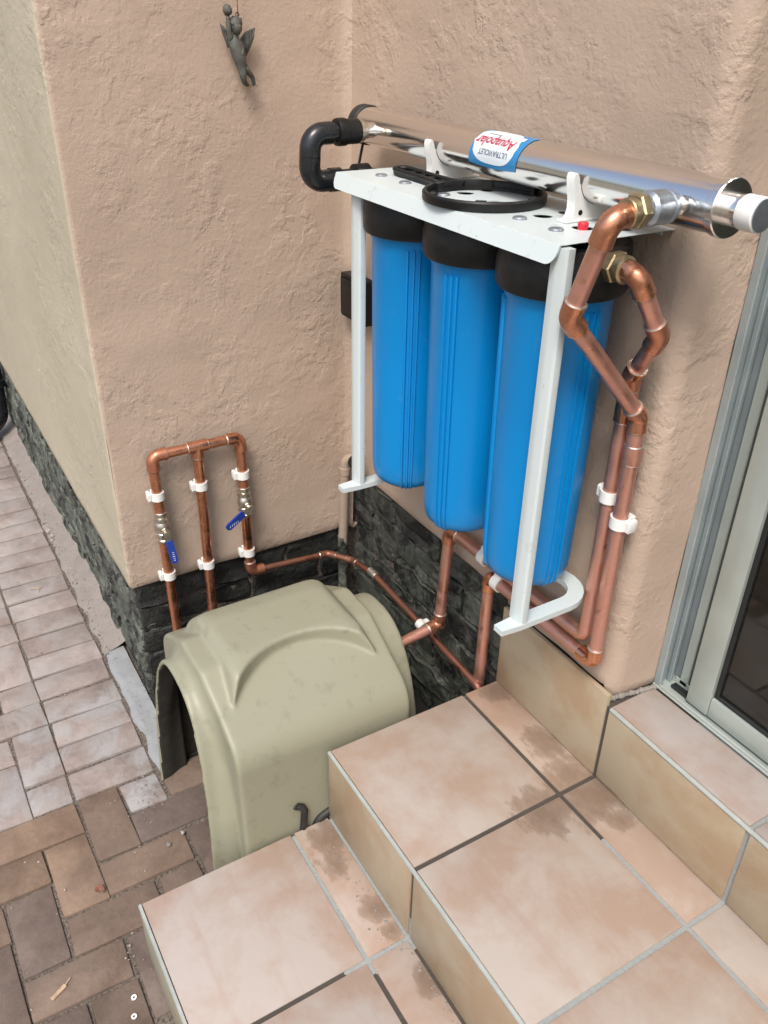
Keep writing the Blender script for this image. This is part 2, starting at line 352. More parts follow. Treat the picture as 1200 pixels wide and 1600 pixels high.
for i in range(-22, 0): paver('v', i, 0)
for i in range(-16, 10):
    for j in range(-5, 9):
        if i < 0 and j < 2: continue
        x = X0+i*GRID; y = Y0-j*GRID
        if x > .70 and y > -.80: continue
        if i < -9 and j > 5: continue
        d = (i-j) % 4
        if d == 2:
            if i < 0 and j < 2: continue
            paver('v', i, j)
        elif d == 1:
            if i < 0 and j == 2: paver('s', i, j)
        elif d == 3: paver('h', i, j) if not (i == -1 and j < 2) else None
        elif d == 0 and i == 0 and j < 2: paver('s', i, j)
def rough_strip(name, x0, x1, ya, yb, za, zb, mat, seed, edge=.012):
    nx = max(4, int((x1-x0)/.012)); ny = 7; vs = []; fs = []
    for i in range(nx+1):
        x = x0+(x1-x0)*i/nx
        for j in range(ny+1):
            t = j/ny; e = noise.noise((x*14+seed, seed, 0))*edge*(1-t)+noise.noise((x*45, seed, 3))*edge*.4*(1-t)
            y = ya+(yb-ya)*t+e; z = za+(zb-za)*t**1.4+noise.noise((x*30, y*30, seed))*.0035*(1 if j else 0)
            vs.append((x, y, z if j else za-.012))
    for i in range(nx):
        for j in range(ny): fs.append((i*(ny+1)+j, (i+1)*(ny+1)+j, (i+1)*(ny+1)+j+1, i*(ny+1)+j+1))
    return tag(MB().add(vs, fs).obj(name, mat, None, 60), kind='structure')
rough_strip('mortar_haunch', -3.2, -.246, -.657, -.585, .002, .030, M_HAU, 3)
rough_strip('cement_haunch', -.25, .235, -.655, -.60, .004, .008, M_CEM, 9, .009)
bpy.data.objects['cement_haunch'].location.z = .002
# recess floor behind the cover, coloured near black to carry the shade there
o = MB().box((-.03, -.60, -.02), (.232, .03, .004), .002).box((.2325, -.30, -.02), (.667, .03, .006), .002).obj('recess_floor', M_RECESS, None); tag(o, kind='structure')

# ---------------- house wall
wall = empty('house_wall', (0, 0, 0), 'pinkish brown rough plastered house wall with black brick plinth round an inner corner', 'wall')
def plaster(name, path, zb, z1, mat, ds=.02, amp=.0028, seed=0):
    # path: plan points (outer side to the right of travel); zb: function of distance point -> bottom height
    pts = [Vector((x, y, 0)) for x, y in path]; P = [pts[0]]
    for a, b in zip(pts, pts[1:]):
        n = max(1, int((b-a).length/ds)); P += [a+(b-a)*k/n for k in range(1, n+1)]
    nrm = []
    for i, p in enumerate(P):
        t = (P[min(i+1, len(P)-1)]-P[max(i-1, 0)]).normalized(); nrm.append(Vector((t.y, -t.x, 0)))
    zs = [None]; nz = int((z1-.4)/ds); vs = []; fs = []; rows = nz+3
    for p, n in zip(P, nrm):
        b = zb(p.x, p.y)+noise.noise((p.x*9+seed, p.y*9, 5))*.004
        vs.append(p-n*.028+Vector((0, 0, b+.004))); vs.append(p-n*.004+Vector((0, 0, b)))
        for k in range(nz+1):
            z = b+.005+(z1-b-.005)*k/nz; q = Vector((p.x, p.y, z))
            d = noise.noise(q*5.0+Vector((seed, 0, 0)))*amp+noise.noise(q*16.0)*amp*.55
            vs.append(q+n*d)
    for i in range(len(P)-1):
        for k in range(rows-1): fs.append((i*rows+k, (i+1)*rows+k, (i+1)*rows+k+1, i*rows+k+1))
    return MB().add(vs, fs).obj(name, mat, wall, 80)
def arcpts(cx, cy, r, a0, a1, n=6): return [(cx+r*math.cos(R(a0+(a1-a0)*k/n)), cy+r*math.sin(R(a0+(a1-a0)*k/n))) for k in range(n+1)]
plaster('plaster', [(-5, -.605), (-2.4, -.605), (-.02, -.605)]+arcpts(-.010, -.595, .010, -90, -45, 3), lambda x, y: .363, 2.7, M_PL_LIT, .02, .0022, 2)
plaster('plaster', arcpts(-.010, -.595, .010, -45, 0, 3)+[(0, -.55), (0, -.02)]+[(.004, -.006), (.014, .0)], lambda x, y: .363, 2.7, M_PL, .02, .0030, 4)
plaster('plaster', [(.004, -.0006), (.014, .0), (.664, .0), (.668, 0), (.92, 0)]+arcpts(.932, .033, .033, -90, 0, 8)+[(.972, .105)], lambda x, y: .55 if x < .666 else (.533 if y < .01 and x < .95 else .512), 2.7, M_PL, .02, .0030, 6)
_p = []
for k in range(40):
    t_ = k/39; _p.append((.962+.020*t_+.004*noise.noise((k*.9, 0, 0)), -.004+.104*t_, .516+.003*noise.noise((0, k*.7, 0))))
MB().tube(_p, [.0046+.0042*noise.noise((k*1.7, 3, 1)) for k in range(40)], 9).obj('mortar_bead', M_CONC, wall, 50)
# lintel side: wall beyond the door stays out of view, only the head above it
MB().box((.99, .02, 2.35), (3.2, .30, 2.7), .01).obj('lintel', M_PL, wall)
plA = MB().box((-.06, -.585, -.03), (-.020, .05, .40), 0).obj('plinth', M_SAND, wall, 0)
plB = MB().box((-.02, .022, -.03), (.70, .06, .58), 0).obj('plinth', M_SAND, wall, 0)
plL = MB().box((-4, -.58, -.03), (-.03, -.54, .40), 0).obj('plinth', M_SAND, wall, 0)
def brick_mesh(L, H, D, seed):
    bm = bmesh.new(); bmesh.ops.create_cube(bm, size=1); bmesh.ops.subdivide_edges(bm, edges=bm.edges[:], cuts=3, use_grid_fill=True)
    for v in bm.verts:
        v.co = Vector((v.co.x*(L-.008), v.co.y*D, v.co.z*(H-.007)))
        q = v.co*38+Vector((seed*3.1, 0, seed)); v.co += Vector((noise.noise(q), noise.noise(q+Vector((9, 0, 0)))*1.25, noise.noise(q+Vector((0, 9, 0)))))*.0085
    bmesh.ops.bevel(bm, geom=[e for e in bm.edges if e.calc_face_angle(0) > .9], offset=.004, segments=1, affect='EDGES')
    return MB().bm(bm).mesh('brick', 24)
BM = {}
def brick(L, H, loc, rz, parent, bloom):
    key = (round(L, 3), round(H, 3), random.randrange(4))
    if key not in BM: BM[key] = brick_mesh(L, H, .05, random.random()*50); BM[key].materials.append(M_BIT)
    o = bpy.data.objects.new('brick', BM[key]); COL.objects.link(o); o.parent = parent; o.location = loc
    o.rotation_euler = (R(random.uniform(-1.5, 1.5)), 0, rz+R(random.uniform(-1.2, 1.2))); o.color = (1, 1, 1, bloom*random.uniform(.6, 1.1))
def course(a, b, z0, H, n, inset, rz, parent, axis, bloom, L=.2):
    for k in range(n):
        p = a-(L/2 if k % 2 else 0)
        while p < b-.02:
            p0, p1 = max(p, a), min(p+L, b); ln = p1-p0
            if ln > .035:
                c = (p0+p1)/2; dd = random.uniform(-.004, .004); z = z0+(k+.5)*H
                brick(round(ln, 2), H, (c, inset+dd, z) if axis == 'x' else (inset+dd, c, z), rz, parent, bloom)
            p += L
course(-.59, -.005, 0, .0725, 5, -.037, R(90), plA, 'y', .12)  # bloom held low to darken this face for the recess shadow
course(.0, .68, 0, .0785, 7, .037, 0, plB, 'x', .65)  # bloom reduced here as well for the recess shadow
course(-2.9, -.02, 0, .0725, 5, -.566, 0, plL, 'x', 1.05)
# bitumen-coated pier where both plinth faces meet at the outer corner
for k in range(5): brick(.12, .0725, (-.072, -.556, (k+.5)*.0725), 0, plA, .9)

# ---------------- tiled steps
steps = empty('tiled_steps', (1.2, -.4, 0), 'pinkish beige tiled steps with pale metal edge trims below the sliding door', 'steps')
MB().box((.676, -.8145, -.02), (3.2, -.30, .1468), 0).obj('step_core', M_GROUT, steps, 0)
MB().box((.676, -.4165, .10), (3.2, .02, .3338), 0).obj('step_core', M_GROUT, steps, 0)
MB().box((.676, -.0085, .30), (3.2, .12, .510), 0).obj('step_core', M_GROUT, steps, 0)
C_TOP = (.415, .36, .312); C_RIS_SHADED = (.38, .325, .235); C_SILL = (.36, .32, .295)  # riser tint: same tile, weaker light on vertical faces put into the colour
def tile(a, b, col, dirt=0.0):
    m = MB().box(a, b, .0016, 2).obj('tile', M_TILE, steps, 40); k = random.uniform(.95, 1.05)
    m.color = tuple(c*k for c in col)+(dirt,); return m
J = .0042
XJ = [.671, .976, 1.281, 1.586, 1.891, 2.196, 2.501, 2.806]
for q in range(len(XJ)-1):
    xa, xb = XJ[q]+(J if q else 0), XJ[q+1]-J
    tile((xa, -.4135, .320), (xb, -.096-J, .336), C_TOP, .10 if q == 0 else (.16 if q == 1 else .05))       # upper tread
    tile((xa, -.096+J, .320), (xb, -.0075, .336), (.38, .295, .235) if q == 0 else C_TOP, .85 if q < 2 else .1)
    tile((xa, -.8115, .133), (xb, -.505-J, .149), (.43, .375, .335), .06)                                                # lower tread
    tile((xa, -.505+J, .133), (xb, -.424, .149), (.40, .335, .29), 1.0 if q < 2 else .3)
    tile((xa, -.420, .1515), (xb, -.4145, .3295), C_RIS_SHADED, .05)                                                        # riser of upper step
    tile((xa, -.818, .002), (xb, -.8125, .1425), (.36, .36, .28), .1)  # greenish tint stands in for glare on the lowest riser
    tile((xa, -.012, .3385), (xb, -.002, .536 if q == 0 else .5075), (.40, .335, .235), .05)                                 # skirting / door riser, also tinted for the light on it
    if q: tile((xa, -.005, .505), (xb, .098, .5145), C_SILL, .12)
# tile edge trims (quarter round aluminium)
def trim(x0, x1, y, z):
    MB().add(*trim_geo(x0, x1, y, z)).obj('edge_trim', M_TRIM, steps, 40)
def trim_geo(x0, x1, y, z):
    pr = [(y, z-.006), (y-.0008, z-.003), (y+.0004, z-.0006), (y+.002, z+.0008), (y+.0052, z+.0009), (y+.0052, z-.006)]
    n = len(pr); return [(x0, a, b) for a, b in pr]+[(x1, a, b) for a, b in pr], [tuple(range(n)), tuple(range(2*n-1, n-1, -1))]+[(i, i+n, (i+1) % n+n, (i+1) % n) for i in range(n)]
trim(.6708, 3.15, -.4205, .3358); trim(.6708, 3.15, -.8185, .1488); trim(.982, 3.15, -.0125, .5145)
MB().box((.668, -.818, .0), (.6755, -.30, .1405), .002).obj('side_panel', M_CONC, steps)
MB().box((.668, -.42, .14), (.6755, -.0, .328), .002).obj('side_panel', M_CONC, steps)

# ---------------- sliding door
door = empty('sliding_door', (1.0, .12, .51), 'grey green aluminium sliding glass door at the top of the steps', 'door')
ZT = 2.34
b = MB(); b.box((.974, .102, .515), (.989, .112, ZT), .0015); b.box((.974, .112, .515), (.980, .20, ZT), .001); b.obj('jamb', M_ALUD, door)
b = MB(); b.box((.981, .128, .522), (.990, .136, ZT), .001); b.box((.9805, .150, .522), (1.004, .156, ZT), .001); b.box((.9805, .176, .522), (1.012, .20, ZT), .001); b.obj('jamb_track', M_ALUD, door)
b = MB(); b.box((1.000, .140, .522), (1.018, .150, ZT), .0015); b.obj('jamb_fin', M_ALU, door)
b = MB(); b.box((.974, .100, .5155), (3.1, .20, .5205), .001); b.box((.99, .101, .5206), (3.1, .104, .5265), .0008); b.box((.99, .140, .5206), (3.1, .1425, .531), .0008); b.box((.99, .17, .5206), (3.1, .173, .531), .0008); b.obj('sill_track', M_ALU, door)
b = MB(); b.box((1.042, .110, .5275), (1.088, .136, ZT-.03), .0018, 2); st = b.obj('stile', M_ALU, door)
b = MB(); b.box((1.0885, .1115, .5275), (2.45, .1355, .568), .0018, 2); b.obj('bottom_rail', M_ALU, door)
b = MB(); b.box((1.0885, .1115, ZT-.08), (2.45, .1355, ZT-.03), .0018, 2); b.obj('top_rail', M_ALU, door)
b = MB(); b.box((1.088, .117, .568), (1.0965, .130, ZT-.08), .001); b.box((1.0965, .117, .568), (2.40, .130, .5755), .001); b.obj('gasket', M_GASK, door)
b = MB(); b.box((1.0, .118, .5216), (2.45, .132, .5274), .001); b.obj('roller_gap', M_GASK, door)
b = MB(); b.box((1.020, .150, .5255), (1.041, .170, ZT), .001); b.obj('brush_seal', M_GASK, door)
b = MB(); b.box((1.094, .1215, .573), (2.40, .1255, ZT-.08), 0); b.obj('glass_pane', M_GLASS, door, 0)
b = MB(); b.box((.974, .10, ZT), (3.1, .20, ZT+.04), .001); b.obj('head', M_ALUD, door)
# room behind the glass
def struct(name, b, mat): return tag(b.obj(name, mat, None, 0), kind='structure')
struct('room_floor', MB().box((.66, .201, .45), (3.6, 3.4, .512)), M_ROOMF)
struct('room_wall', MB().box((.55, 3.4, .45), (3.6, 3.5, 2.75)).box((.55, .201, .45), (.659, 3.4, 2.75)).box((3.601, .06, .0), (3.7, 3.5, 2.75)), M_ROOM)
struct('room_ceiling', MB().box((.55, .10, 2.7501), (3.7, 3.5, 2.85)), M_ROOM)
struct('side_wall', MB().box((3.101, .02, .0), (3.60, .30, 2.75)), M_PL)

# ================================================================== FILTER SET
TY, TZ, TR = -.064, 1.388, .0328
frame = empty('filter_rack', (.65, 0, .73), 'white steel wall bracket frame holding the three blue filters', 'bracket')
ZP = 1.333
def boolean_cut(me, cutters):
    a = bpy.data.objects.new('a', me); c = bpy.data.objects.new('c', cutters); COL.objects.link(a); COL.objects.link(c)
    md = a.modifiers.new('b', 'BOOLEAN'); md.object = c; md.operation = 'DIFFERENCE'; md.solver = 'EXACT'
    dg = bpy.context.evaluated_depsgraph_get(); out = bpy.data.meshes.new_from_object(a.evaluated_get(dg))
    bpy.data.objects.remove(a); bpy.data.objects.remove(c); return out
def slot_poly(cx, cy, a, b, rot=0, n=20):
    c, s = math.cos(rot), math.sin(rot); return [(cx+a*math.cos(2*math.pi*k/n)*c-b*math.sin(2*math.pi*k/n)*s, cy+a*math.cos(2*math.pi*k/n)*s+b*math.sin(2*math.pi*k/n)*c) for k in range(n)]
XL, XR, YF = .327, .917, -.205
pl = MB().box((XL, YF, ZP-.0013), (XR, -.002, ZP), .0003)
cut = MB()
for cx in (.45, .64, .828):
    for dx, dy, a, bb, rr in ((-.058, .045, .012, .011, -.7), (.058, .045, .012, .011, .7), (-.055, .0, .014, .013, .75), (.028, .0, .015, .014, .75)):
        cut.prism(slot_poly(cx+dx, -.112+dy, a, bb, rr), ZP-.02, ZP+.02)
pme = boolean_cut(pl.mesh('top_plate', 30), cut.mesh('cut', 0))
for p in pme.polygons: p.use_smooth = False
keep(link('top_plate', pme, M_WHITE), frame)
for cx in (.45, .64, .828):
    for dx in (-.055, .022): MB().lathe([(.0105, 0), (.0105, .0012), (.0085, .0030), (.002, .0034)], (cx+dx, -.154, ZP+.0001), (0, 0, 1), 20).obj('bolt_head', M_GALV, frame, 30)
# front lip folded down, with rounded lower corners
h = .024; n = 8; prof = [(XL, ZP-.001)]; rr = .016
prof = [(XL, ZP-.0005)]+[(XL+rr-rr*math.cos(R(90*k/n)), ZP-h-.001+rr-rr*math.sin(R(90*k/n))) for k in range(n+1)]+[(XR-rr+rr*math.sin(R(90*k/n)), ZP-h-.001+rr-rr*math.cos(R(90*k/n))) for k in range(n+1)]+[(XR, ZP-.0005)]
lip = MB(); N = len(prof)
def ly(z): return YF-.0005-(ZP-z)*.38
lip.add([(x, ly(z), z) for x, z in prof]+[(x, ly(z)+.003, z) for x, z in prof], [tuple(range(N)), tuple(range(2*N-1, N-1, -1))]+[(i, i+N, (i+1) % N+N, (i+1) % N) for i in range(N)])
lip.obj('front_lip', M_WHITE, frame, 30)
MB().box((XL+.02, -.004, ZP-.012), (XR-.02, -.0015, ZP-.0032), .0006).obj('wall_flange', M_WHITE, frame)
for px in (.385, .911):                                    # posts: folded flat bar, crease down the middle
    yb = -.199; wd = .0160; t = .0026; zb, zt = .739, ZP-.004
    pr = [(px-wd, yb+.012), (px-wd-.001, yb+.008), (px-wd, yb+.0015), (px-wd*.8, yb-.0015), (px-.002, yb-.0042), (px+.002, yb-.0042), (px+wd*.8, yb-.0015), (px+wd, yb+.0015), (px+wd+.001, yb+.008), (px+wd, yb+.012)]
    MB().prism(pr, zb, zt).obj('post', M_WHITE, frame, 25)
    # foot: flat strap running back under the filter and curling round
    sg = 1; path = [(px+.004, -.236), (px+.004, -.20), (px+.004, -.16), (px+.004, -.13)]+[(px-.046+.05*math.cos(R(a)), -.095+.05*math.sin(R(a))) for a in range(0, 151, 15)]
    hw = .0135; L = []; Rr = []
    for i, (x, y) in enumerate(path):
        a = Vector(path[max(i-1, 0)]); c = Vector(path[min(i+1, len(path)-1)]); t2 = (c-a).normalized(); nn = Vector((-t2.y, t2.x)); k = hw*(.75 if i == 0 else 1)
        L.append((x+nn.x*k, y+nn.y*k)); Rr.append((x-nn.x*k, y-nn.y*k))
    m = len(path); vs = [(x, y, .739) for x, y in L]+[(x, y, .739) for x, y in Rr]+[(x, y, .729) for x, y in L]+[(x, y, .729) for x, y in Rr]
    fs = []
    for i in range(m-1): fs += [(i, i+1, m+i+1, m+i), (2*m+i, 3*m+i, 3*m+i+1, 2*m+i+1), (i, 2*m+i, 2*m+i+1, i+1), (m+i, m+i+1, 3*m+i+1, 3*m+i)]
    fs += [(0, m, 3*m, 2*m), (m-1, 3*m-1, 4*m-1, 2*m-1)]
    MB().add(vs, fs).obj('foot', M_WHITE, frame, 40)
for cx in (.466, .818):                                    # white saddle clips carrying the chrome tube
    b = MB(); prof = []
    for k in range(13):
        a = R(190+150*k/12); prof.append((TY+.0335*math.cos(a), TZ+.0335*math.sin(a)))
    outer = [(-.118, 1.430), (-.112, 1.434), (-.106, 1.430)]
    poly = [(-.020, ZP), (-.016, 1.37), (-.012, 1.40), (-.0165, 1.402)]+[(y, z) for y, z in reversed(prof)]+[(-.0990, 1.384), (-.1010, 1.392), (-.1045, 1.397), (-.1085, 1.396), (-.1100, 1.390), (-.1075, 1.376), (-.1040, 1.362), (-.1030, 1.350), (-.1055, 1.341), (-.112, ZP)]
    N = len(poly); b.add([(cx-.008, y, z) for y, z in poly]+[(cx+.008, y, z) for y, z in poly], [tuple(range(N)), tuple(range(2*N-1, N-1, -1))]+[(i, i+N, (i+1) % N+N, (i+1) % N) for i in range(N)])
    cl = b.obj('tube_clip', M_CLIP, frame, 35)
    sub(MB().box((cx-.010, -.118, ZP+.0003), (cx+.010, -.004, ZP+.0040), .001).obj('clip_base', M_CLIP), cl)
    sub(MB().lathe([(.0036, 0), (.0036, .0006)], (cx+.0081, -.092, 1.3455), (1, 0, 0), 14).obj('screw_hole', M_BLK), cl)
bt = MB().lathe([(.0072, 0), (.0072, .012), (.006, .0135)], (.862, -.118, ZP-.004), (0, 0, 1), 18); 

FILT = [(.452, 'leftmost blue filter canister with black cap, nearest the plaster corner', 76), (.640, 'middle blue filter canister with black cap, between two others', 42), (.829, 'rightmost and nearest blue filter canister with black cap behind the white post', -12)]
for cx, lab, ra in FILT:
    cy = -.115; f = empty('filter_housing', (cx, cy, .775), lab, 'water filter', 'blue filter canisters under the white frame')
    cap = MB().lathe([(.0, ZP-.0045), (.052, ZP-.0045), (.055, ZP-.012), (.086, ZP-.013), (.0905, ZP-.018), (.0915, 1.292), (.0935, 1.287), (.0935, 1.256), (.0905, 1.250), (.070, 1.2495), (.0, 1.2495)], (cx, cy, 0), (0, 0, 1), 64).obj('cap', M_BLK, f, 30)
    b = MB()
    body = [(.0, .765), (.040, .765), (.058, .7675), (.0665, .775), (.0705, .788), (.0718, .81), (.0745, 1.0), (.0775, 1.235), (.0795, 1.240), (.0795, 1.2485), (.0, 1.2485)]
    sump = MB().lathe(body, (cx, cy, 0), (0, 0, 1), 72).obj('sump', M_BLUE, f, 35)
    rb = MB()
    for base in (ra, ra+120, ra+240):                      # sets of vertical ribs
        rb = MB()
        for dk in (-9, -1, 6):
            a = R(base-110+dk); d = Vector((math.cos(a), math.sin(a), 0)); e = Vector((-math.sin(a), math.cos(a), 0)); vs = []
            for rr, z in ((.060, .7665), (.0705, .778), (.0738, .81), (.0765, 1.0), (.0792, 1.232)):
                c = Vector((cx, cy, z))+d*rr; vs += [c-d*.005-e*.0040, c+d*.0014-e*.0016, c+d*.0014+e*.0016, c-d*.005+e*.0040]
            fs = [(4*i+j, 4*i+j+1, 4*i+j+5, 4*i+j+4) for i in range(4) for j in range(3)]+[(0, 1, 2, 3), (19, 18, 17, 16)]
            rb.add(vs, fs)
        sub(rb.obj('rib', M_BLUE, None, 40), sump)
    if cx > .8:
        sub(bt.obj('relief_button', M_RED), cap)

# chrome UV tube
uv = empty('uv_tube', (.62, TY, TZ), 'long polished steel tube with a printed label lying on top of the white frame', 'uv lamp')
MB().lathe([(TR, .190), (TR, 1.036)], (0, TY, TZ), (1, 0, 0), 72).obj('tube', M_STEEL, uv, 40)
MB().lathe([(TR-.003, 1.0355), (TR+.0012, 1.036), (TR+.0022, 1.0375), (TR+.0022, 1.0465), (TR+.001, 1.048), (.026, 1.0482), (.022, 1.0482)], (0, TY, TZ), (1, 0, 0), 56).obj('end_flange', M_STEEL, uv, 30)
MB().lathe([(.0195, 1.0483), (.0195, 1.066), (.0192, 1.0665)], (0, TY, TZ), (1, 0, 0), 48).obj('end_nut', M_STEEL, uv, 30)
MB().lathe([(.0200, 1.0665), (.0205, 1.068), (.0205, 1.089), (.0195, 1.0905), (.0185, 1.0906)], (0, TY, TZ), (1, 0, 0), 48).obj('end_cap', M_CLIP, uv, 30)
MB().lathe([(.0184, 1.0907), (.0184, 1.0920), (.015, 1.0925)], (0, TY, TZ), (1, 0, 0), 40).obj('end_plug', M_GALV, uv, 30)
MB().lathe([(.027, .168), (.033, .170), (.0355, .174), (.0355, .196), (.034, .198), (TR+.0003, .198)], (0, TY, TZ), (1, 0, 0), 48).obj('rubber_end_cap', M_RUB, uv, 30)
MB().tube([(.262, TY-.024, TZ), (.262, TY-.062, TZ)], .0135, 28).obj('inlet_port', M_STEEL, uv)
MB().tube([(.992, TY-.024, TZ-.003), (.992, TY-.05, TZ-.003)], .0135, 28).obj('outlet_port', M_STEEL, uv)
# printed label wrapped on the tube; writing runs towards -x with its foot towards the wall
def wrap(s, t, lift):                      # s along -x from label centre, t: up the letters = down the tube's front
    a = LA0+t/TR; return Vector((LX0-s, TY-math.sin(a)*(TR+lift), TZ+math.cos(a)*(TR+lift)))
LX0, LA0 = .630, R(52)
def patch(poly_fn, lift, nm, mat, parent, ns=24, ntt=12):
    vs = []; fs = []
    for i in range(ns+1):
        for j in range(ntt+1):
            s, t = poly_fn(i/ns, j/ntt); vs.append(wrap(s, t, lift))
    for i in range(ns):
        for j in range(ntt): q = i*(ntt+1)+j; fs.append((q, q+ntt+1, q+ntt+2, q+1))
    return MB().add(vs, fs).obj(nm, mat, parent, 80)
LW, LH = .059, .0325
label = patch(lambda u, v: ((u*2-1)*LW+(.006*(v*2-1)), (v*2-1)*LH+.004*math.cos((u*2-1)*1.4)), .0007, 'label', M_LBLUE, uv)
def oval(u, v):
    s = (u*2-1); e = (max(0, 1-abs(s)**3.2))**.5; return s*LW*.90+.0058, (v*2-1)*LH*.94*e-.0005
sub(patch(oval, .0011, 'label_field', M_LWHITE, None), label)
def lettering(txt, size, s0, t0, mat, shear=0, bold=0):
    cu = bpy.data.curves.new('txt', 'FONT'); cu.body = txt; cu.size = size; cu.align_x = 'CENTER'; cu.shear = shear; cu.offset = bold; cu.resolution_u = 3
    ob = bpy.data.objects.new('txt', cu); COL.objects.link(ob); dg = bpy.context.evaluated_depsgraph_get(); dg.update()
    me = bpy.data.meshes.new_from_object(ob.evaluated_get(dg)); bpy.data.objects.remove(ob)
    bm = bmesh.new(); bm.from_mesh(me); bmesh.ops.triangulate(bm, faces=bm.faces[:]); bmesh.ops.subdivide_edges(bm, edges=[e for e in bm.edges if e.calc_length() > .004], cuts=2)
    for v in bm.verts: v.co = wrap(v.co.x+s0, v.co.y+t0, .0015)
    for m in list(me.materials): pass
    bm.to_mesh(me); bm.free(); me.materials.clear()
    o = link('lettering', me, mat); sub(o, label)
lettering('Aquapolar', .0218, .0065, -.0085, M_LRED, .25, .0004)
lettering('ULTRAVIOLET', .0112, .003, .0105, M_LINK, .1, .0001)
sub(patch(lambda u, v: (.006+u*.030, -.0165+v*.0014), .0014, 'small_print', M_LINK, None, 12, 1), label)
MB_sq = patch(lambda u, v: (-.049+u*.009, -.020+v*.008), .0012, 'label_mark', M_LWHITE, None, 3, 3); sub(MB_sq, label)

# black plastic loop from the tube down to the first filter
bl = empty('black_pipe_loop', (.258, -.2, 1.30), 'glossy black plastic pipe looping from the tube down to the filters beside the corner', 'pipe')
px = .262
path, arcs = fillet([(px, -.150, TZ), (px, -.2215, TZ-.001), (px, -.2265, 1.307), (px, -.098, 1.309), (.34, -.094, 1.309)], .026, 10)
MB().tube(path, .0168, 28).obj('pipe', M_BLKG, bl, 60)
for a in arcs[:2]:
    arc, u, v = a; MB().tube([arc[0]+u*.016]+arc+[arc[-1]+v*.014], .0192, 28).obj('elbow', M_BLKG, bl, 60)
MB().lathe([(.0175, 0), (.0225, .001), (.0235, .004), (.0235, .018), (.0215, .020), (.0215, .044), (.0185, .046)], (px, -.172, TZ), (0, 1, 0), 32).obj('union_nut', M_BLK, bl, 25)
MB().lathe([(.0172, 0), (.0210, .001), (.0210, .022), (.0172, .024)], (px, -.186, 1.308), (0, 1, 0), 32).obj('socket', M_BLKG, bl, 25)
MB().lathe([(.0175, 0), (.0235, .002), (.0235, .03), (.02, .032)], (px, -.135, 1.309), (0, 1, 0), 32).obj('union_nut', M_BLK, bl, 25)
MB().lathe([(.0165, 0), (.0195, .001), (.0195, .008), (.0165, .010), (.0145, .012), (.0145, .017)], (px, -.1262, TZ), (0, 1, 0), 28).obj('hose_tail', M_NICK, bl, 25)

# spanner lying on the plate
wr = empty('filter_spanner', (.652, -.128, ZP), 'black plastic filter spanner with a round ring lying on the white plate', 'spanner')
RC = Vector((.648, -.123, 0)); z0 = ZP+.0012
MB().lathe([(.0865, z0), (.0930, z0), (.0945, z0+.003), (.0945, z0+.0115), (.0925, z0+.014), (.0885, z0+.014), (.0870, z0+.0115), (.0865, z0)], RC, (0, 0, 1), 72).obj('ring', M_BLK, wr, 30)
MB().lathe([(.0825, z0+.0005), (.0866, z0+.0005), (.0866, z0+.005), (.0825, z0+.005), (.0825, z0+.0005)], RC, (0, 0, 1), 72).obj('inner_lip', M_BLK, wr, 30)
for k in range(6):
    a = R(k*60+20); c = RC+Vector((math.cos(a), math.sin(a), 0))*.0850
    b = MB(); bm = bmesh.new(); bmesh.ops.create_cube(bm, size=1)
    for v in bm.verts: v.co = Vector((v.co.x*.008, v.co.y*.016, v.co.z*.012))
    b.bm(bm, Matrix.Translation((c.x, c.y, z0+.0085)) @ Matrix.Rotation(a, 4, 'Z')); b.obj('lug', M_BLK, wr)
ha = Vector((-1, .02, 0)).normalized(); hn = Vector((-ha.y, ha.x, 0)); hs = RC+ha*.090; 
def hpt(l, wd, z): p = hs+ha*l+hn*wd; return (p.x, p.y, z)
outl = [(0, .024), (.03, .017), (.08, .0155), (.150, .0165), (.163, .012), (.167, 0), (.163, -.012), (.150, -.0165), (.08, -.0155), (.03, -.017), (0, -.024)]
hb = MB(); N = len(outl); hb.add([hpt(l, q, z0+.001) for l, q in outl]+[hpt(l, q, z0+.0055) for l, q in outl], [tuple(range(N)), tuple(range(2*N-1, N-1, -1))]+[(i, i+N, (i+1) % N+N, (i+1) % N) for i in range(N)])
hb.obj('handle', M_BLK, wr)
for sgn in (-1, 1):
    MB().tube([hpt(-.006, sgn*.0215, z0+.009), hpt(.03, sgn*.0150, z0+.009), hpt(.08, sgn*.0140, z0+.009), hpt(.150, sgn*.0150, z0+.009), hpt(.162, sgn*.010, z0+.009), hpt(.165, 0, z0+.009)], .0042, 10).obj('handle_rim', M_BLK, wr, 60)
for l in (.035, .065, .095, .125): MB().tube([hpt(l, -.0145, z0+.007), hpt(l+.006, .0145, z0+.007)], .0026, 8).obj('handle_web', M_BLK, wr)

# ================================================================== COPPER
RP = .0123
# outer run: tube outlet -> wall -> along the skirting -> down
co = empty('copper_outlet_pipe', (.945, -.03, .60), 'pinkish copper pipe from the steel tube outlet bending down to the wall skirting', 'copper pipe')
OZ = TZ-.003
pipe_run(co, [(.992, -.150, OZ-.002), (.996, -.205, OZ-.006), (.950, -.205, 1.250), (.944, -.036, 1.075), (.944, -.034, .603), (.640, -.031, .600), (.638, -.031, .30)], RP, .017, M_CUP, M_CU)
MB().lathe([(.0145, 0), (.0165, .001), (.0165, .004), (.0185, .006), (.0205, .008), (.0205, .030), (.0185, .032), (.0185, .036), (.020, .037), (.020, .041), (.017, .043), (.016, .048)], (.992, -.152, OZ), (0, 1, 0), 36).obj('galvanised_union', M_GALV, co, 25)
hexnut(co, (.9925, -.161, OZ-.0005), (0, 1, 0), .0212, .014, M_BRASS)
MB().lathe([(.0165, 0), (.0175, .002), (.0175, .012), (.0155, .013)], (.9935, -.181, OZ-.002), (0, 1, 0), 32).obj('brass_tail', M_BRASS, co, 25)
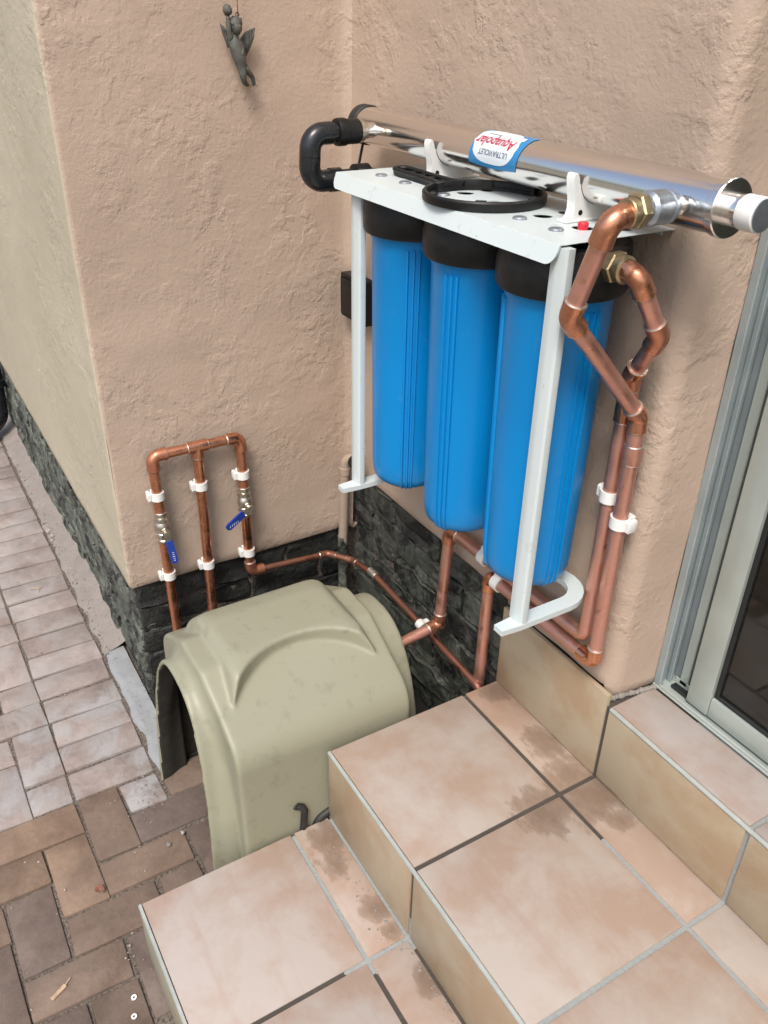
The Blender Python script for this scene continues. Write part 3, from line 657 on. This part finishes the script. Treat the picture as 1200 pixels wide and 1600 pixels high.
collar(co, (.944, -.034, 1.012), (0, 0, 1), RP, .03, M_CUP)
ci = empty('copper_inlet_pipe', (.905, -.03, .63), 'copper pipe from the brass fitting at the nearest filter cap down behind its twin', 'copper pipe')
pipe_run(ci, [(.935, -.113, 1.298), (.966, -.112, 1.296), (.973, -.058, 1.208), (.918, -.036, 1.130), (.9145, -.034, 1.09), (.9135, -.034, .640), (.497, -.032, .634), (.497, -.045, .385), (.497, -.20, .362)], RP, .017, M_CUP, M_CU, skip=(4,))
hexnut(ci, (.927, -.114, 1.298), (1, 0, 0), .0215, .015, M_BRASS)
MB().lathe([(.017, 0), (.0185, .002), (.0185, .012), (.015, .014)], (.9345, -.1135, 1.298), (1, 0, 0), 32).obj('brass_tail', M_BRASS, ci, 25)
collar(ci, (.9143, -.0342, 1.072), (.001, 0, .45), RP, .034, M_CU)
collar(ci, (.497, -.0445, .395), (0, .05, 1), RP, .022, M_CU)
def clip(parent, c, ax, out, r, mat=M_CLIP, lug=1):
    # open saddle around a pipe with one screw lug beside it, towards the wall
    c, ax, out = Vector(c), Vector(ax).normalized(), Vector(out).normalized(); sd = ax.cross(out); n = 18; Ro = r+.0040; Ri = r+.0006; hw = .0098; vs = []; fs = []
    for k in range(n+1):
        a = R(-35+250*k/n); d = sd*math.cos(a)+out*math.sin(a)
        vs += [c+d*Ro-ax*hw, c+d*Ro+ax*hw, c+d*Ri+ax*hw, c+d*Ri-ax*hw]
    for k in range(n):
        for j in range(4): fs.append((4*k+j, 4*k+(j+1) % 4, 4*k+4+(j+1) % 4, 4*k+4+j))
    fs += [(0, 1, 2, 3), (4*n+3, 4*n+2, 4*n+1, 4*n)]
    b = MB().add(vs, fs); cl = b.obj('pipe_clip', mat, parent, 40)
    def blk(cc, a3, nm):
        b = MB(); bm = bmesh.new(); bmesh.ops.create_cube(bm, size=1); bmesh.ops.bevel(bm, geom=bm.edges[:], offset=.12, segments=1, affect='EDGES')
        Mx = Matrix((tuple(sd*a3[0])+(0,), tuple(ax*a3[1])+(0,), tuple(out*a3[2])+(0,), (0, 0, 0, 1))).transposed(); Mx.translation = cc
        b.bm(bm, Mx); sub(b.obj(nm, mat), cl)
    blk(c-sd*lug*(Ro+.0035)-out*(r*.35), (.0085, .0215, .020), 'clip_lug'); blk(c-out*(r+.006), (.020, .016, .013), 'clip_base')
clip(co, (.944, -.034, .893), (0, 0, 1), (0, -1, 0), RP, lug=-1)
clip(ci, (.914, -.034, .926), (0, 0, 1), (0, -1, 0), RP, lug=1)
clip(co, (.668, -.031, .600), (1, 0, 0), (0, -1, 0), RP, lug=1)
clip(ci, (.62, -.032, .634), (1, 0, 0), (0, -1, 0), RP, lug=1)

# manifold on the left wall
mf = empty('copper_manifold', (.03, -.41, .37), 'three legged copper pipe manifold with two blue lever valves on the left wall', 'copper pipe')
mx = .030; RM = .0118
pipe_run(mf, [(mx, -.512, .05), (mx, -.518, .717), (mx, -.309, .716), (mx, -.309, .40), (mx, -.306, .335), (mx, -.27, .3345)], RM, .017, M_CU, M_CU, skip=(2,))
MB().tube([(mx, -.413, .716), (mx, -.4145, .50), (mx, -.419, .05)], RM, 22).obj('pipe', M_CU, mf, 50)
MB().tube([(mx, -.436, .7165), (mx, -.389, .7163)], RM*1.2, 22).obj('tee', M_CU, mf, 50)
tee = MB().tube([(mx, -.413, .716), (mx, -.4132, .690)], RM*1.2, 22).obj('tee', M_CU, mf, 50)
for p, d in (((mx, -.436, .7165), (0, 1, 0)), ((mx, -.389, .7163), (0, 1, 0)), ((mx, -.4132, .690), (0, 0, 1))): sub(MB().ring(p, d, RM*1.07, RM*.14, 22, 6).obj('solder_ring', M_SOLDER), tee)
for y, z in ((-.517, .618), (-.5145, .398), (-.4137, .617), (-.4162, .397), (-.309, .619), (-.309, .398)): clip(mf, (mx, y, z), (0, 0, 1), (1, 0, 0), RM, lug=1)
def valve(y, z, lever):
    v = MB().lathe([(.0138, -.040), (.0150, -.039), (.0150, -.034), (.0128, -.032), (.0128, -.027), (.0158, -.026), (.0158, -.016), (.0140, -.014), (.0175, -.008), (.0185, 0), (.0175, .008), (.0140, .014), (.0158, .016), (.0158, .026), (.0128, .027), (.0128, .032), (.0150, .034), (.0150, .039), (.0138, .040)], (mx, y, z), (0, 0, 1), 30).obj('ball_valve', M_NICK, mf, 28)
    for dz in (-.021, .021): sub(hexnut(None, (mx, y, z+dz), (0, 0, 1), .0175, .0095, M_NICK), v)
    sx = mx+.014; zc = z-.006
    sub(MB().lathe([(.0095, 0), (.0095, .008), (.006, .009), (.006, .016), (.0078, .0165), (.0078, .021)], (sx, y, zc), (1, 0, 0), 8).obj('valve_stem', M_NICK), v)
    d = Vector(lever).normalized(); xx = sx+.0175; o = Vector((xx, y, zc)); n = Vector((1, 0, 0)).cross(d)
    out = [(-.009, .006), (-.011, 0), (-.009, -.006), (.012, -.0075), (.020, -.0055), (.024, -.0055), (.024, .0055), (.020, .0055), (.012, .0075)]
    b = MB(); N = len(out); b.add([o+d*a+n*c for a, c in out]+[o+d*a+n*c+Vector((.0022, 0, 0)) for a, c in out], [tuple(range(N)), tuple(range(2*N-1, N-1, -1))]+[(i, i+N, (i+1) % N+N, (i+1) % N) for i in range(N)])
    lv = b.obj('lever', M_NICK, None); sub(lv, v)
    b = MB(); prof = [(.018, -.0078), (.020, -.0085), (.066, -.0085), (.072, -.0062), (.074, 0), (.072, .0062), (.066, .0085), (.020, .0085), (.018, .0078)]; N = len(prof)
    def lift(a): return .004+.012*min(1, max(0, (a-.018)/.02))
    b.add([o+d*a+n*c+Vector((lift(a)-.0055, 0, 0)) for a, c in prof]+[o+d*a+n*c+Vector((lift(a), 0, 0)) for a, c in prof], [tuple(range(N)), tuple(range(2*N-1, N-1, -1))]+[(i, i+N, (i+1) % N+N, (i+1) % N) for i in range(N)])
    sub(b.obj('lever_grip', M_BLUEL, None, 30), v)
    for q in range(5):                                     # pale raised marks along the grip
        a0 = .042+q*.0055; cc = o+d*a0+Vector((lift(a0)+.0004, 0, 0)); b = MB(); L = .0022 if q != 2 else .0032
        b.tube([cc-n*L-d*.001, cc+n*L+d*.001], .00055, 6); sub(b.obj('lever_mark', M_CLIP), v)
valve(-.5155, .535, (0, .10, -1)); valve(-.309, .545, (0, -.95, -.42))
# thin pipe from the manifold round the corner along the plinth
th = empty('thin_copper_pipe', (.3, -.05, .33), 'thin dark copper pipe running round the corner along the black plinth', 'copper pipe')
RT = .0082
pipe_run(th, [(.030, -.292, .3345), (.030, -.085, .318), (.098, -.046, .322), (.20, -.044, .342), (.655, -.042, .318), (.665, -.042, .25)], RT, .018, M_CUD, M_CUD, skip=(2,))
collar(th, (.20, -.044, .342), (1, 0, 0), RT, .03, M_SOLDER, 'coupling')
clip(th, (.425, -.043, .330), (1, 0, 0), (0, -1, 0), RT, lug=-1)

# ================================================================== PUMP COVER (surface nets on a distance field)
def surface_nets(F, org, h):
    nx, ny, nz = F.shape; S = F < 0
    c = [S[a:nx-1+a, b:ny-1+b, d:nz-1+d] for a in (0, 1) for b in (0, 1) for d in (0, 1)]
    cnt = sum(x.astype(np.int8) for x in c); act = (cnt > 0) & (cnt < 8); idx = -np.ones(act.shape, np.int64); I = np.argwhere(act); idx[act] = np.arange(len(I))
    acc = np.zeros((len(I), 3)); num = np.zeros(len(I)); cor = [(a, b, d) for a in (0, 1) for b in (0, 1) for d in (0, 1)]
    for p in range(8):
        for q in range(p+1, 8):
            dv = np.abs(np.subtract(cor[p], cor[q]))
            if dv.sum() != 1: continue
            fa = F[I[:, 0]+cor[p][0], I[:, 1]+cor[p][1], I[:, 2]+cor[p][2]]; fb = F[I[:, 0]+cor[q][0], I[:, 1]+cor[q][1], I[:, 2]+cor[q][2]]
            m = (fa < 0) != (fb < 0); t = np.where(m, fa/(fa-fb+1e-12), 0)[:, None]
            acc += np.where(m[:, None], np.array(cor[p])+t*(np.array(cor[q])-np.array(cor[p])), 0); num += m
    V = (I+acc/num[:, None])*h+org; Fc = []
    for ax in range(3):
        a = np.moveaxis(S, ax, 0); ch = np.argwhere(a[:-1] != a[1:])
        inv = {0: (0, 1, 2), 1: (1, 0, 2), 2: (1, 2, 0)}[ax]; e = ch[:, [inv[0], inv[1], inv[2]]] if ax == 0 else None
        full = np.empty_like(ch); others = [k for k in range(3) if k != ax]; full[:, ax] = ch[:, 0]; full[:, others[0]] = ch[:, 1]; full[:, others[1]] = ch[:, 2]
        o1, o2 = others; ok = (full[:, o1] > 0) & (full[:, o2] > 0) & (full[:, o1] < F.shape[o1]-1) & (full[:, o2] < F.shape[o2]-1); full = full[ok]
        def g(d1, d2):
            k = full.copy(); k[:, o1] -= d1; k[:, o2] -= d2; return idx[k[:, 0], k[:, 1], k[:, 2]]
        Fc.append(np.stack([g(1, 1), g(0, 1), g(0, 0), g(1, 0)], 1))
    return V, np.concatenate(Fc)
def smax(a, b, k): hh = np.clip(.5+.5*(a-b)/k, 0, 1); return b*(1-hh)+a*hh+k*hh*(1-hh)
def smin(a, b, k): return -smax(-a, -b, k)
KX, KY = .440, -.410
hS = .0037; u = np.arange(-.25, .2501, hS); v = np.arange(-.27, .2701, hS); wz = np.arange(-.0037, .53, hS)
U, V, W = np.meshgrid(u, v, wz, indexing='ij'); AU, AV = np.abs(U), np.abs(V); Wc = np.clip(W, 0, None)
hx = np.interp(Wc, [0, .20, .32, .40, .455, .490, .508], [.198, .192, .185, .174, .150, .110, .056]); hy = np.interp(Wc, [0, .2, .32, .40, .455, .490, .508], [.225, .212, .192, .170, .154, .144, .130])
body = smax(smax(AU-hx, AV-hy, .034), W-.503, .014)*.85
e = (np.sqrt(((U-.285)/.225)**2+(V/.212)**2)-1)*.19
body = smax(body, -e, .003)
panel = smax(smax(AU-(.216+.010*(1-Wc/.4)), W-(.478-(AU-.06)*.56), .042), AV-.190, .008); panel = smax(panel, W-.482, .004)
barrel = smax((((AU/.178)**2.5+(Wc/.455)**2.5)**.4-1)*.20, np.where(V < 0, AV-(.250-.020*Wc/.46), AV-.246), .006)
outer = smin(smin(body, panel, .0025), barrel, (.018-.010*np.tanh(V/.06)))
shell = smax(outer, -(outer+.011), .003)
tun = np.maximum((((AU/.168)**2.5+(Wc/.444)**2.5)**.4-1)*.20, .15+V)  # cut at the near end only; far end closed to darken the inside
shell = smax(shell, -tun, .003)
Vk, Fk = surface_nets(shell, np.array([KX-.25, KY-.27, -.0037]), hS)
cover = empty('pump_cover', (KX, KY, 0), 'olive beige moulded plastic pump cover with arched openings standing in the corner', 'pump cover')
me = bpy.data.meshes.new('shell'); me.from_pydata(Vk.tolist(), [], Fk.tolist()); bm = bmesh.new(); bm.from_mesh(me); bmesh.ops.recalc_face_normals(bm, faces=bm.faces[:])
for _ in range(4): bmesh.ops.smooth_vert(bm, verts=[v_ for v_ in bm.verts if v_.co.z > .004], factor=.5, use_axis_x=True, use_axis_y=True, use_axis_z=True)
bm.to_mesh(me); bm.free(); me.shade_smooth(); me.materials.append(M_SHELL); me.materials.append(M_INSHADE)
for p_ in me.polygons:                     # inside of the moulding coloured dark so the opening reads as shade
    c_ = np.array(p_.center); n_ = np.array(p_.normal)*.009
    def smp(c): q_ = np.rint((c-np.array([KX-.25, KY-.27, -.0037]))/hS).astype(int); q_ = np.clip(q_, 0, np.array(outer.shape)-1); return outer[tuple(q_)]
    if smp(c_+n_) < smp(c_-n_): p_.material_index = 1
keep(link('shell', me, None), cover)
b = MB(); b.tube([(.664, -.489, .214), (.668, -.478, .210), (.669, -.474, .200), (.668, -.478, .15), (.667, -.484, .10)], .0072, 10); b.obj('strap', M_RUB, cover, 60)
b = MB(); b.tube([(.664, -.494, .209), (.6645, -.489, .2155)], .003, 8); b.obj('strap_stud', M_RUB, cover)
b = MB(); b.tube([(.664, -.500, .130), (.667, -.490, .137), (.668, -.482, .128)], .004, 8); b.obj('strap', M_RUB, cover, 60)
hs2 = MB().tube(fillet([(.664, -.455, .10), (.6645, -.445, .150), (.6645, -.40, .165), (.664, -.34, .165)], .03)[0], .0095, 12).obj('rubber_hose', M_RUB, None, 60)
tag(hs2, 'short black rubber hose between the olive cover and the step', 'hose')

# ================================================================== SMALL WALL FITTINGS
bx = empty('ballast_box', (.075, -.02, 1.0), 'small black electrical box on the wall behind the left white post', 'electrical box')
MB().box((.018, -.034, .964), (.128, -.003, 1.064), .004, 2).obj('case', M_BLK, bx)
MB().box((.026, -.0375, .972), (.120, -.0342, 1.056), .003, 2).obj('cover', M_BLK, bx)
cb = MB().tube(fillet([(.172, TY-.0, TZ-.036), (.170, -.075, 1.30), (.11, -.028, 1.13), (.08, -.02, 1.0642)], .05)[0], .0028, 8).obj('lamp_cable', M_RUB, None, 60); tag(cb, 'thin black cable hanging from the steel tube end to the black box', 'cable')
cb2 = MB().tube(fillet([(.065, -.02, .9638), (.062, -.012, .86), (.05, -.014, .78), (.080, -.016, .70), (.090, -.03, .64)], .05)[0], .0028, 8).obj('mains_cable', M_RUB, None, 60); tag(cb2, 'thin black mains cable dropping from the black box to a loose plug', 'cable')
pg = empty('mains_plug', (.09, -.04, .61), 'black three pin plug hanging behind the foot of the left white post', 'plug')
MB().lathe([(.006, 0), (.016, .004), (.019, .012), (.019, .026), (.017, .028)], (.086, -.040, .612), (1, 0, .12), 24).obj('plug_body', M_BLK, pg)
for dy, dz in ((-.007, .009), (.007, .009), (0, -.009)): MB().tube([(.113, -.040+dy, .615+dz), (.132, -.040+dy, .617+dz)], .0028, 10).obj('pin', M_BRASS, pg)
cn = empty('wall_conduit', (.022, -.02, .4), 'beige painted conduit pipe bending out of the wall down the inner corner', 'conduit')
MB().tube(fillet([(.062, .004, .592), (.030, -.030, .596), (.022, -.036, .30), (.022, -.036, .05)], .026)[0], .0125, 20).obj('pipe', M_COND, cn, 60)
MB().lathe([(.0128, 0), (.0145, .001), (.0145, .02), (.0128, .021)], (.0285, -.0312, .545), (0, 0, 1), 20).obj('coupling', M_COND, cn)

MB().tube([(.0222, -.0358, .355), (.022, -.036, .02)], .0134, 20).obj('tarred_foot', M_BIT, cn, 60)

# hanging cherub ornament
an = empty('cherub_ornament', (.025, -.245, 1.45), 'dark cast cherub ornament with wings and raised arm hanging high on the wall', 'ornament')
def skin(name, verts, edges, rad, mat, parent, lev=2):
    me = bpy.data.meshes.new(name); me.from_pydata(verts, edges, []); ob = bpy.data.objects.new(name, me); COL.objects.link(ob)
    md = ob.modifiers.new('s', 'SKIN'); ly_ = me.skin_vertices[0].data
    for i, r_ in enumerate(rad): ly_[i].radius = (r_, r_) if not isinstance(r_, tuple) else r_
    ly_[0].use_root = True; md2 = ob.modifiers.new('d', 'SUBSURF'); md2.levels = lev; md2.render_levels = lev
    dg = bpy.context.evaluated_depsgraph_get(); dg.update(); out = bpy.data.meshes.new_from_object(ob.evaluated_get(dg)); bpy.data.objects.remove(ob); out.shade_smooth(); out.materials.clear()
    return keep(link(name, out, mat), parent)
ax_ = .026
A = [(ax_, -.2485, 1.492), (ax_+.003, -.2530, 1.503), (ax_+.002, -.2580, 1.518), (ax_, -.2560, 1.528), (ax_+.001, -.2545, 1.535),            # pelvis belly chest neck chin
     (ax_, -.2650, 1.524), (ax_+.002, -.2685, 1.541), (ax_+.001, -.2680, 1.564),                                                  # shoulder elbow wrist
     (ax_, -.2480, 1.521), (ax_+.006, -.2455, 1.508), (ax_+.011, -.2505, 1.498),                                                 # other shoulder elbow hand
     (ax_+.002, -.2370, 1.473), (ax_-.004, -.2240, 1.462), (ax_-.005, -.2205, 1.446),                                            # knee shin foot
     (ax_+.008, -.2480, 1.464), (ax_+.003, -.2435, 1.452), (ax_-.003, -.2335, 1.447)]                                             # knee shin foot
E_ = [(0, 1), (1, 2), (2, 3), (3, 4), (2, 5), (5, 6), (6, 7), (2, 8), (8, 9), (9, 10), (0, 11), (11, 12), (12, 13), (0, 14), (14, 15), (15, 16)]
skin('body', A, E_, [.0100, .0118, .0118, .0062, .0068, .0062, .0054, .0046, .006, .0048, .0040, .0070, .0048, .0034, .0072, .0054, .0034], M_STAT, an)
def blob(name, c, r3, mat, parent, seed=0, amp=.0, seg=20, rot=None):
    bm = bmesh.new(); bmesh.ops.create_uvsphere(bm, u_segments=seg, v_segments=seg//2+2, radius=1)
    for v_ in bm.verts:
        k = 1+amp*noise.noise(v_.co*3.0+Vector((seed, 0, 0))); v_.co = Vector((v_.co.x*r3[0], v_.co.y*r3[1], v_.co.z*r3[2]))*k
    Mx = Matrix.Translation(c) @ (rot or Matrix()); return MB().bm(bm, Mx).obj(name, mat, parent, 60)
hd = blob('head', (ax_+.003, -.2535, 1.5450), (.0112, .0105, .0132), M_STAT, an, 2, .12)
sub(blob('hair', (ax_+.0010, -.2535, 1.5520), (.0120, .0118, .0115), M_STAT, None, 8, .35), hd)
sub(blob('nose', (ax_+.0128, -.2500, 1.5470), (.0022, .0018, .0026), M_STAT, None, 8, .1, 10), hd)
for dy in (-.0035, .0035): sub(blob('eye', (ax_+.0115, -.2508+dy, 1.5500), (.0013, .0016, .0012), M_BLK, None, 8, .1, 8), hd)
sub(blob('mouth', (ax_+.0117, -.2502, 1.5425), (.0014, .0026, .0009), M_BLK, None, 8, .1, 8), hd)
blob('ball', (ax_, -.2680, 1.5725), (.0085, .0085, .0095), M_STAT, an, 4, .25)
for nm, base, tip, low in (('wing', (-.262, 1.520), (-.281, 1.552), (-.268, 1.510)), ('wing', (-.246, 1.522), (-.2105, 1.545), (-.232, 1.497))):
    pts = [base, (base[0]*.6+tip[0]*.4, base[1]*.5+tip[1]*.5+.004), tip, (tip[0]*.7+low[0]*.3+.0, tip[1]*.6+low[1]*.4), (tip[0]*.35+low[0]*.65, tip[1]*.3+low[1]*.7), low, (base[0]*.5+low[0]*.5, base[1]*.4+low[1]*.6)]
    N = len(pts); b = MB(); cy_, cz_ = sum(p[0] for p in pts)/N, sum(p[1] for p in pts)/N
    vs = [(ax_-.010, y, z) for y, z in pts]+[(ax_-.006+.003*math.sin(i*2.2), y, z) for i, (y, z) in enumerate(pts)]+[(ax_-.0005, cy_, cz_), (ax_-.012, cy_, cz_)]
    fs = [(i, (i+1) % N, N+(i+1) % N, N+i) for i in range(N)]+[(N+i, N+(i+1) % N, 2*N) for i in range(N)]+[((i+1) % N, i, 2*N+1) for i in range(N)]
    wg = b.add(vs, fs).obj(nm, M_STAT, an, 20)
    for q in range(4):
        t_ = .25+.2*q; p0 = (base[0]*(1-t_)+tip[0]*t_, base[1]*(1-t_)+tip[1]*t_); p1 = (low[0]*(1-t_*.6)+tip[0]*t_*.6, low[1]*(1-t_*.6)+tip[1]*t_*.6)
        sub(MB().tube([(ax_-.0035, p0[0], p0[1]), (ax_-.002, (p0[0]+p1[0])/2, (p0[1]+p1[1])/2), (ax_-.004, p1[0], p1[1])], [.0016, .0022, .001], 6).obj('feather', M_STAT, None, 60), wg)
MB().tube([(ax_+.002, -.2495, 1.561), (ax_+.001, -.2480, 1.575), (ax_-.004, -.246, 1.66), (ax_-.020, -.245, 1.80)], .0011, 6).obj('cord', M_CUD, an)
MB().ring((ax_+.002, -.2497, 1.5655), (1, 0, 0), .0032, .0009, 14, 6).obj('hanging_loop', M_BLK, an)

# black drain shoe far along the outer left wall face
ds = empty('drain_shoe', (-1.86, -.67, 0), 'black drainpipe shoe at the far foot of the outer left wall', 'drainpipe')
MB().tube(fillet([(-1.86, -.625, .42), (-1.86, -.640, .08), (-1.82, -.72, .035)], .05)[0], .036, 22).obj('pipe', M_BLKG, ds, 60)
MB().lathe([(.037, 0), (.043, .002), (.043, .03), (.037, .032)], (-1.86, -.628, .22), (0, 0, 1), 24).obj('collar', M_BLKG, ds)

# ================================================================== LITTER
for (x, y), lab in (((.744, -.868), 'small pale washer on the paving, farther one of the pair by the step'), ((.778, -.878), 'small pale washer on the paving, nearer one of the pair by the step')):
    wz_ = MB().lathe([(.0022, .0035), (.0052, .0035), (.0052, .0052), (.0022, .0052), (.0022, .0035)], (x, y, 0), (0, 0, 1), 20).obj('washer', M_CLIP, None, 30); tag(wz_, lab, 'washer', 'washers dropped on the paving')
lf = MB(); lp = [(.0, 0), (.008, .009), (.018, .010), (.027, .004), (.032, 0), (.026, -.007), (.015, -.010), (.006, -.006)]; N = len(lp)
lf.add([(.478+x*.8, -.868+y*.9+x*.3, .006+.005*math.sin(i*1.7)+x*.12) for i, (x, y) in enumerate(lp)]+[(.492, -.864, .004)], [(i, (i+1) % N, N) for i in range(N)])
lfo = lf.obj('dry_leaf', M_LEAF, None, 0); md = lfo.modifiers.new('s', 'SOLIDIFY'); md.thickness = .0008; tag(lfo, 'curled reddish dry leaf lying on the brown paving bricks', 'leaf')
ch = MB().box((-.016, -.004, 0), (.016, .004, .004), .001).tube([(.014, 0, .002), (.030, .003, .003)], .0012, 6).obj('wood_chip', M_STRAW); ch.location = (.665, -.985, .003); ch.rotation_euler = (0, 0, R(118)); tag(ch, 'pale splinter of wood on the paving near the bottom edge', 'wood chip')
tw = MB().tube([(-.668, -.77, .004), (-.655, -.748, .007), (-.662, -.735, .004)], .0012, 6).tube([(-.655, -.748, .007), (-.640, -.752, .004)], .0009, 6).obj('twig', M_STRAW); tag(tw, 'small forked dry twig on the pale paving bricks', 'twig')
rnd = random.Random(3); b = MB()
def crumb(x, y, z, r):
    bm = bmesh.new(); bmesh.ops.create_icosphere(bm, subdivisions=1, radius=r)
    for v_ in bm.verts: v_.co = Vector((v_.co.x*rnd.uniform(.7, 1.3), v_.co.y*rnd.uniform(.7, 1.3), v_.co.z*rnd.uniform(.4, .8)))
    b.bm(bm, Matrix.Translation((x, y, z)))
for _ in range(90): crumb(rnd.uniform(-.9, .85), rnd.uniform(-1.1, -.67), .003, abs(rnd.gauss(0, .0011))+.0006)
for _ in range(30): crumb(rnd.gauss(.30, .05), rnd.gauss(-.72, .03), .003, rnd.uniform(.0008, .0026))
for _ in range(90): x = rnd.uniform(-1.6, -.2); crumb(x, -.655+abs(rnd.gauss(0, .02)), .008, rnd.uniform(.001, .0045))
for _ in range(8): crumb(rnd.uniform(.60, .668), rnd.uniform(-.88, -.83), .003, rnd.uniform(.001, .003))
tag(b.obj('grit', M_PEB, None, 0), 'loose grit and crumbs of mortar scattered over the paving', 'grit', kind='stuff')
b = MB()
for _ in range(80):
    t_ = rnd.random(); x = .70+.28*t_**1.3; crumb(x, -.432-abs(rnd.gauss(0, .018)), .1495, abs(rnd.gauss(0, .0012))+.0005)
for _ in range(60): crumb(rnd.uniform(.98, 1.25), -.427-abs(rnd.gauss(0, .006)), .1495, abs(rnd.gauss(0, .0012))+.0005)
tag(b.obj('step_dirt', M_CONC, None, 0), 'loose dirt crumbs along the inner edge of the lower step', 'dirt', kind='stuff')
b = MB()
for x, y, r in ((.441, -.668, .0055), (.455, -.705, .006), (.268, -.70, .003), (-.985, -.645, .013), (-.945, -.642, .015), (-.92, -.648, .008)): crumb(x, y, .006, r)
tag(b.obj('gravel', M_PEB, None, 0), 'few small stones lying on the paving', 'gravel', kind='stuff')
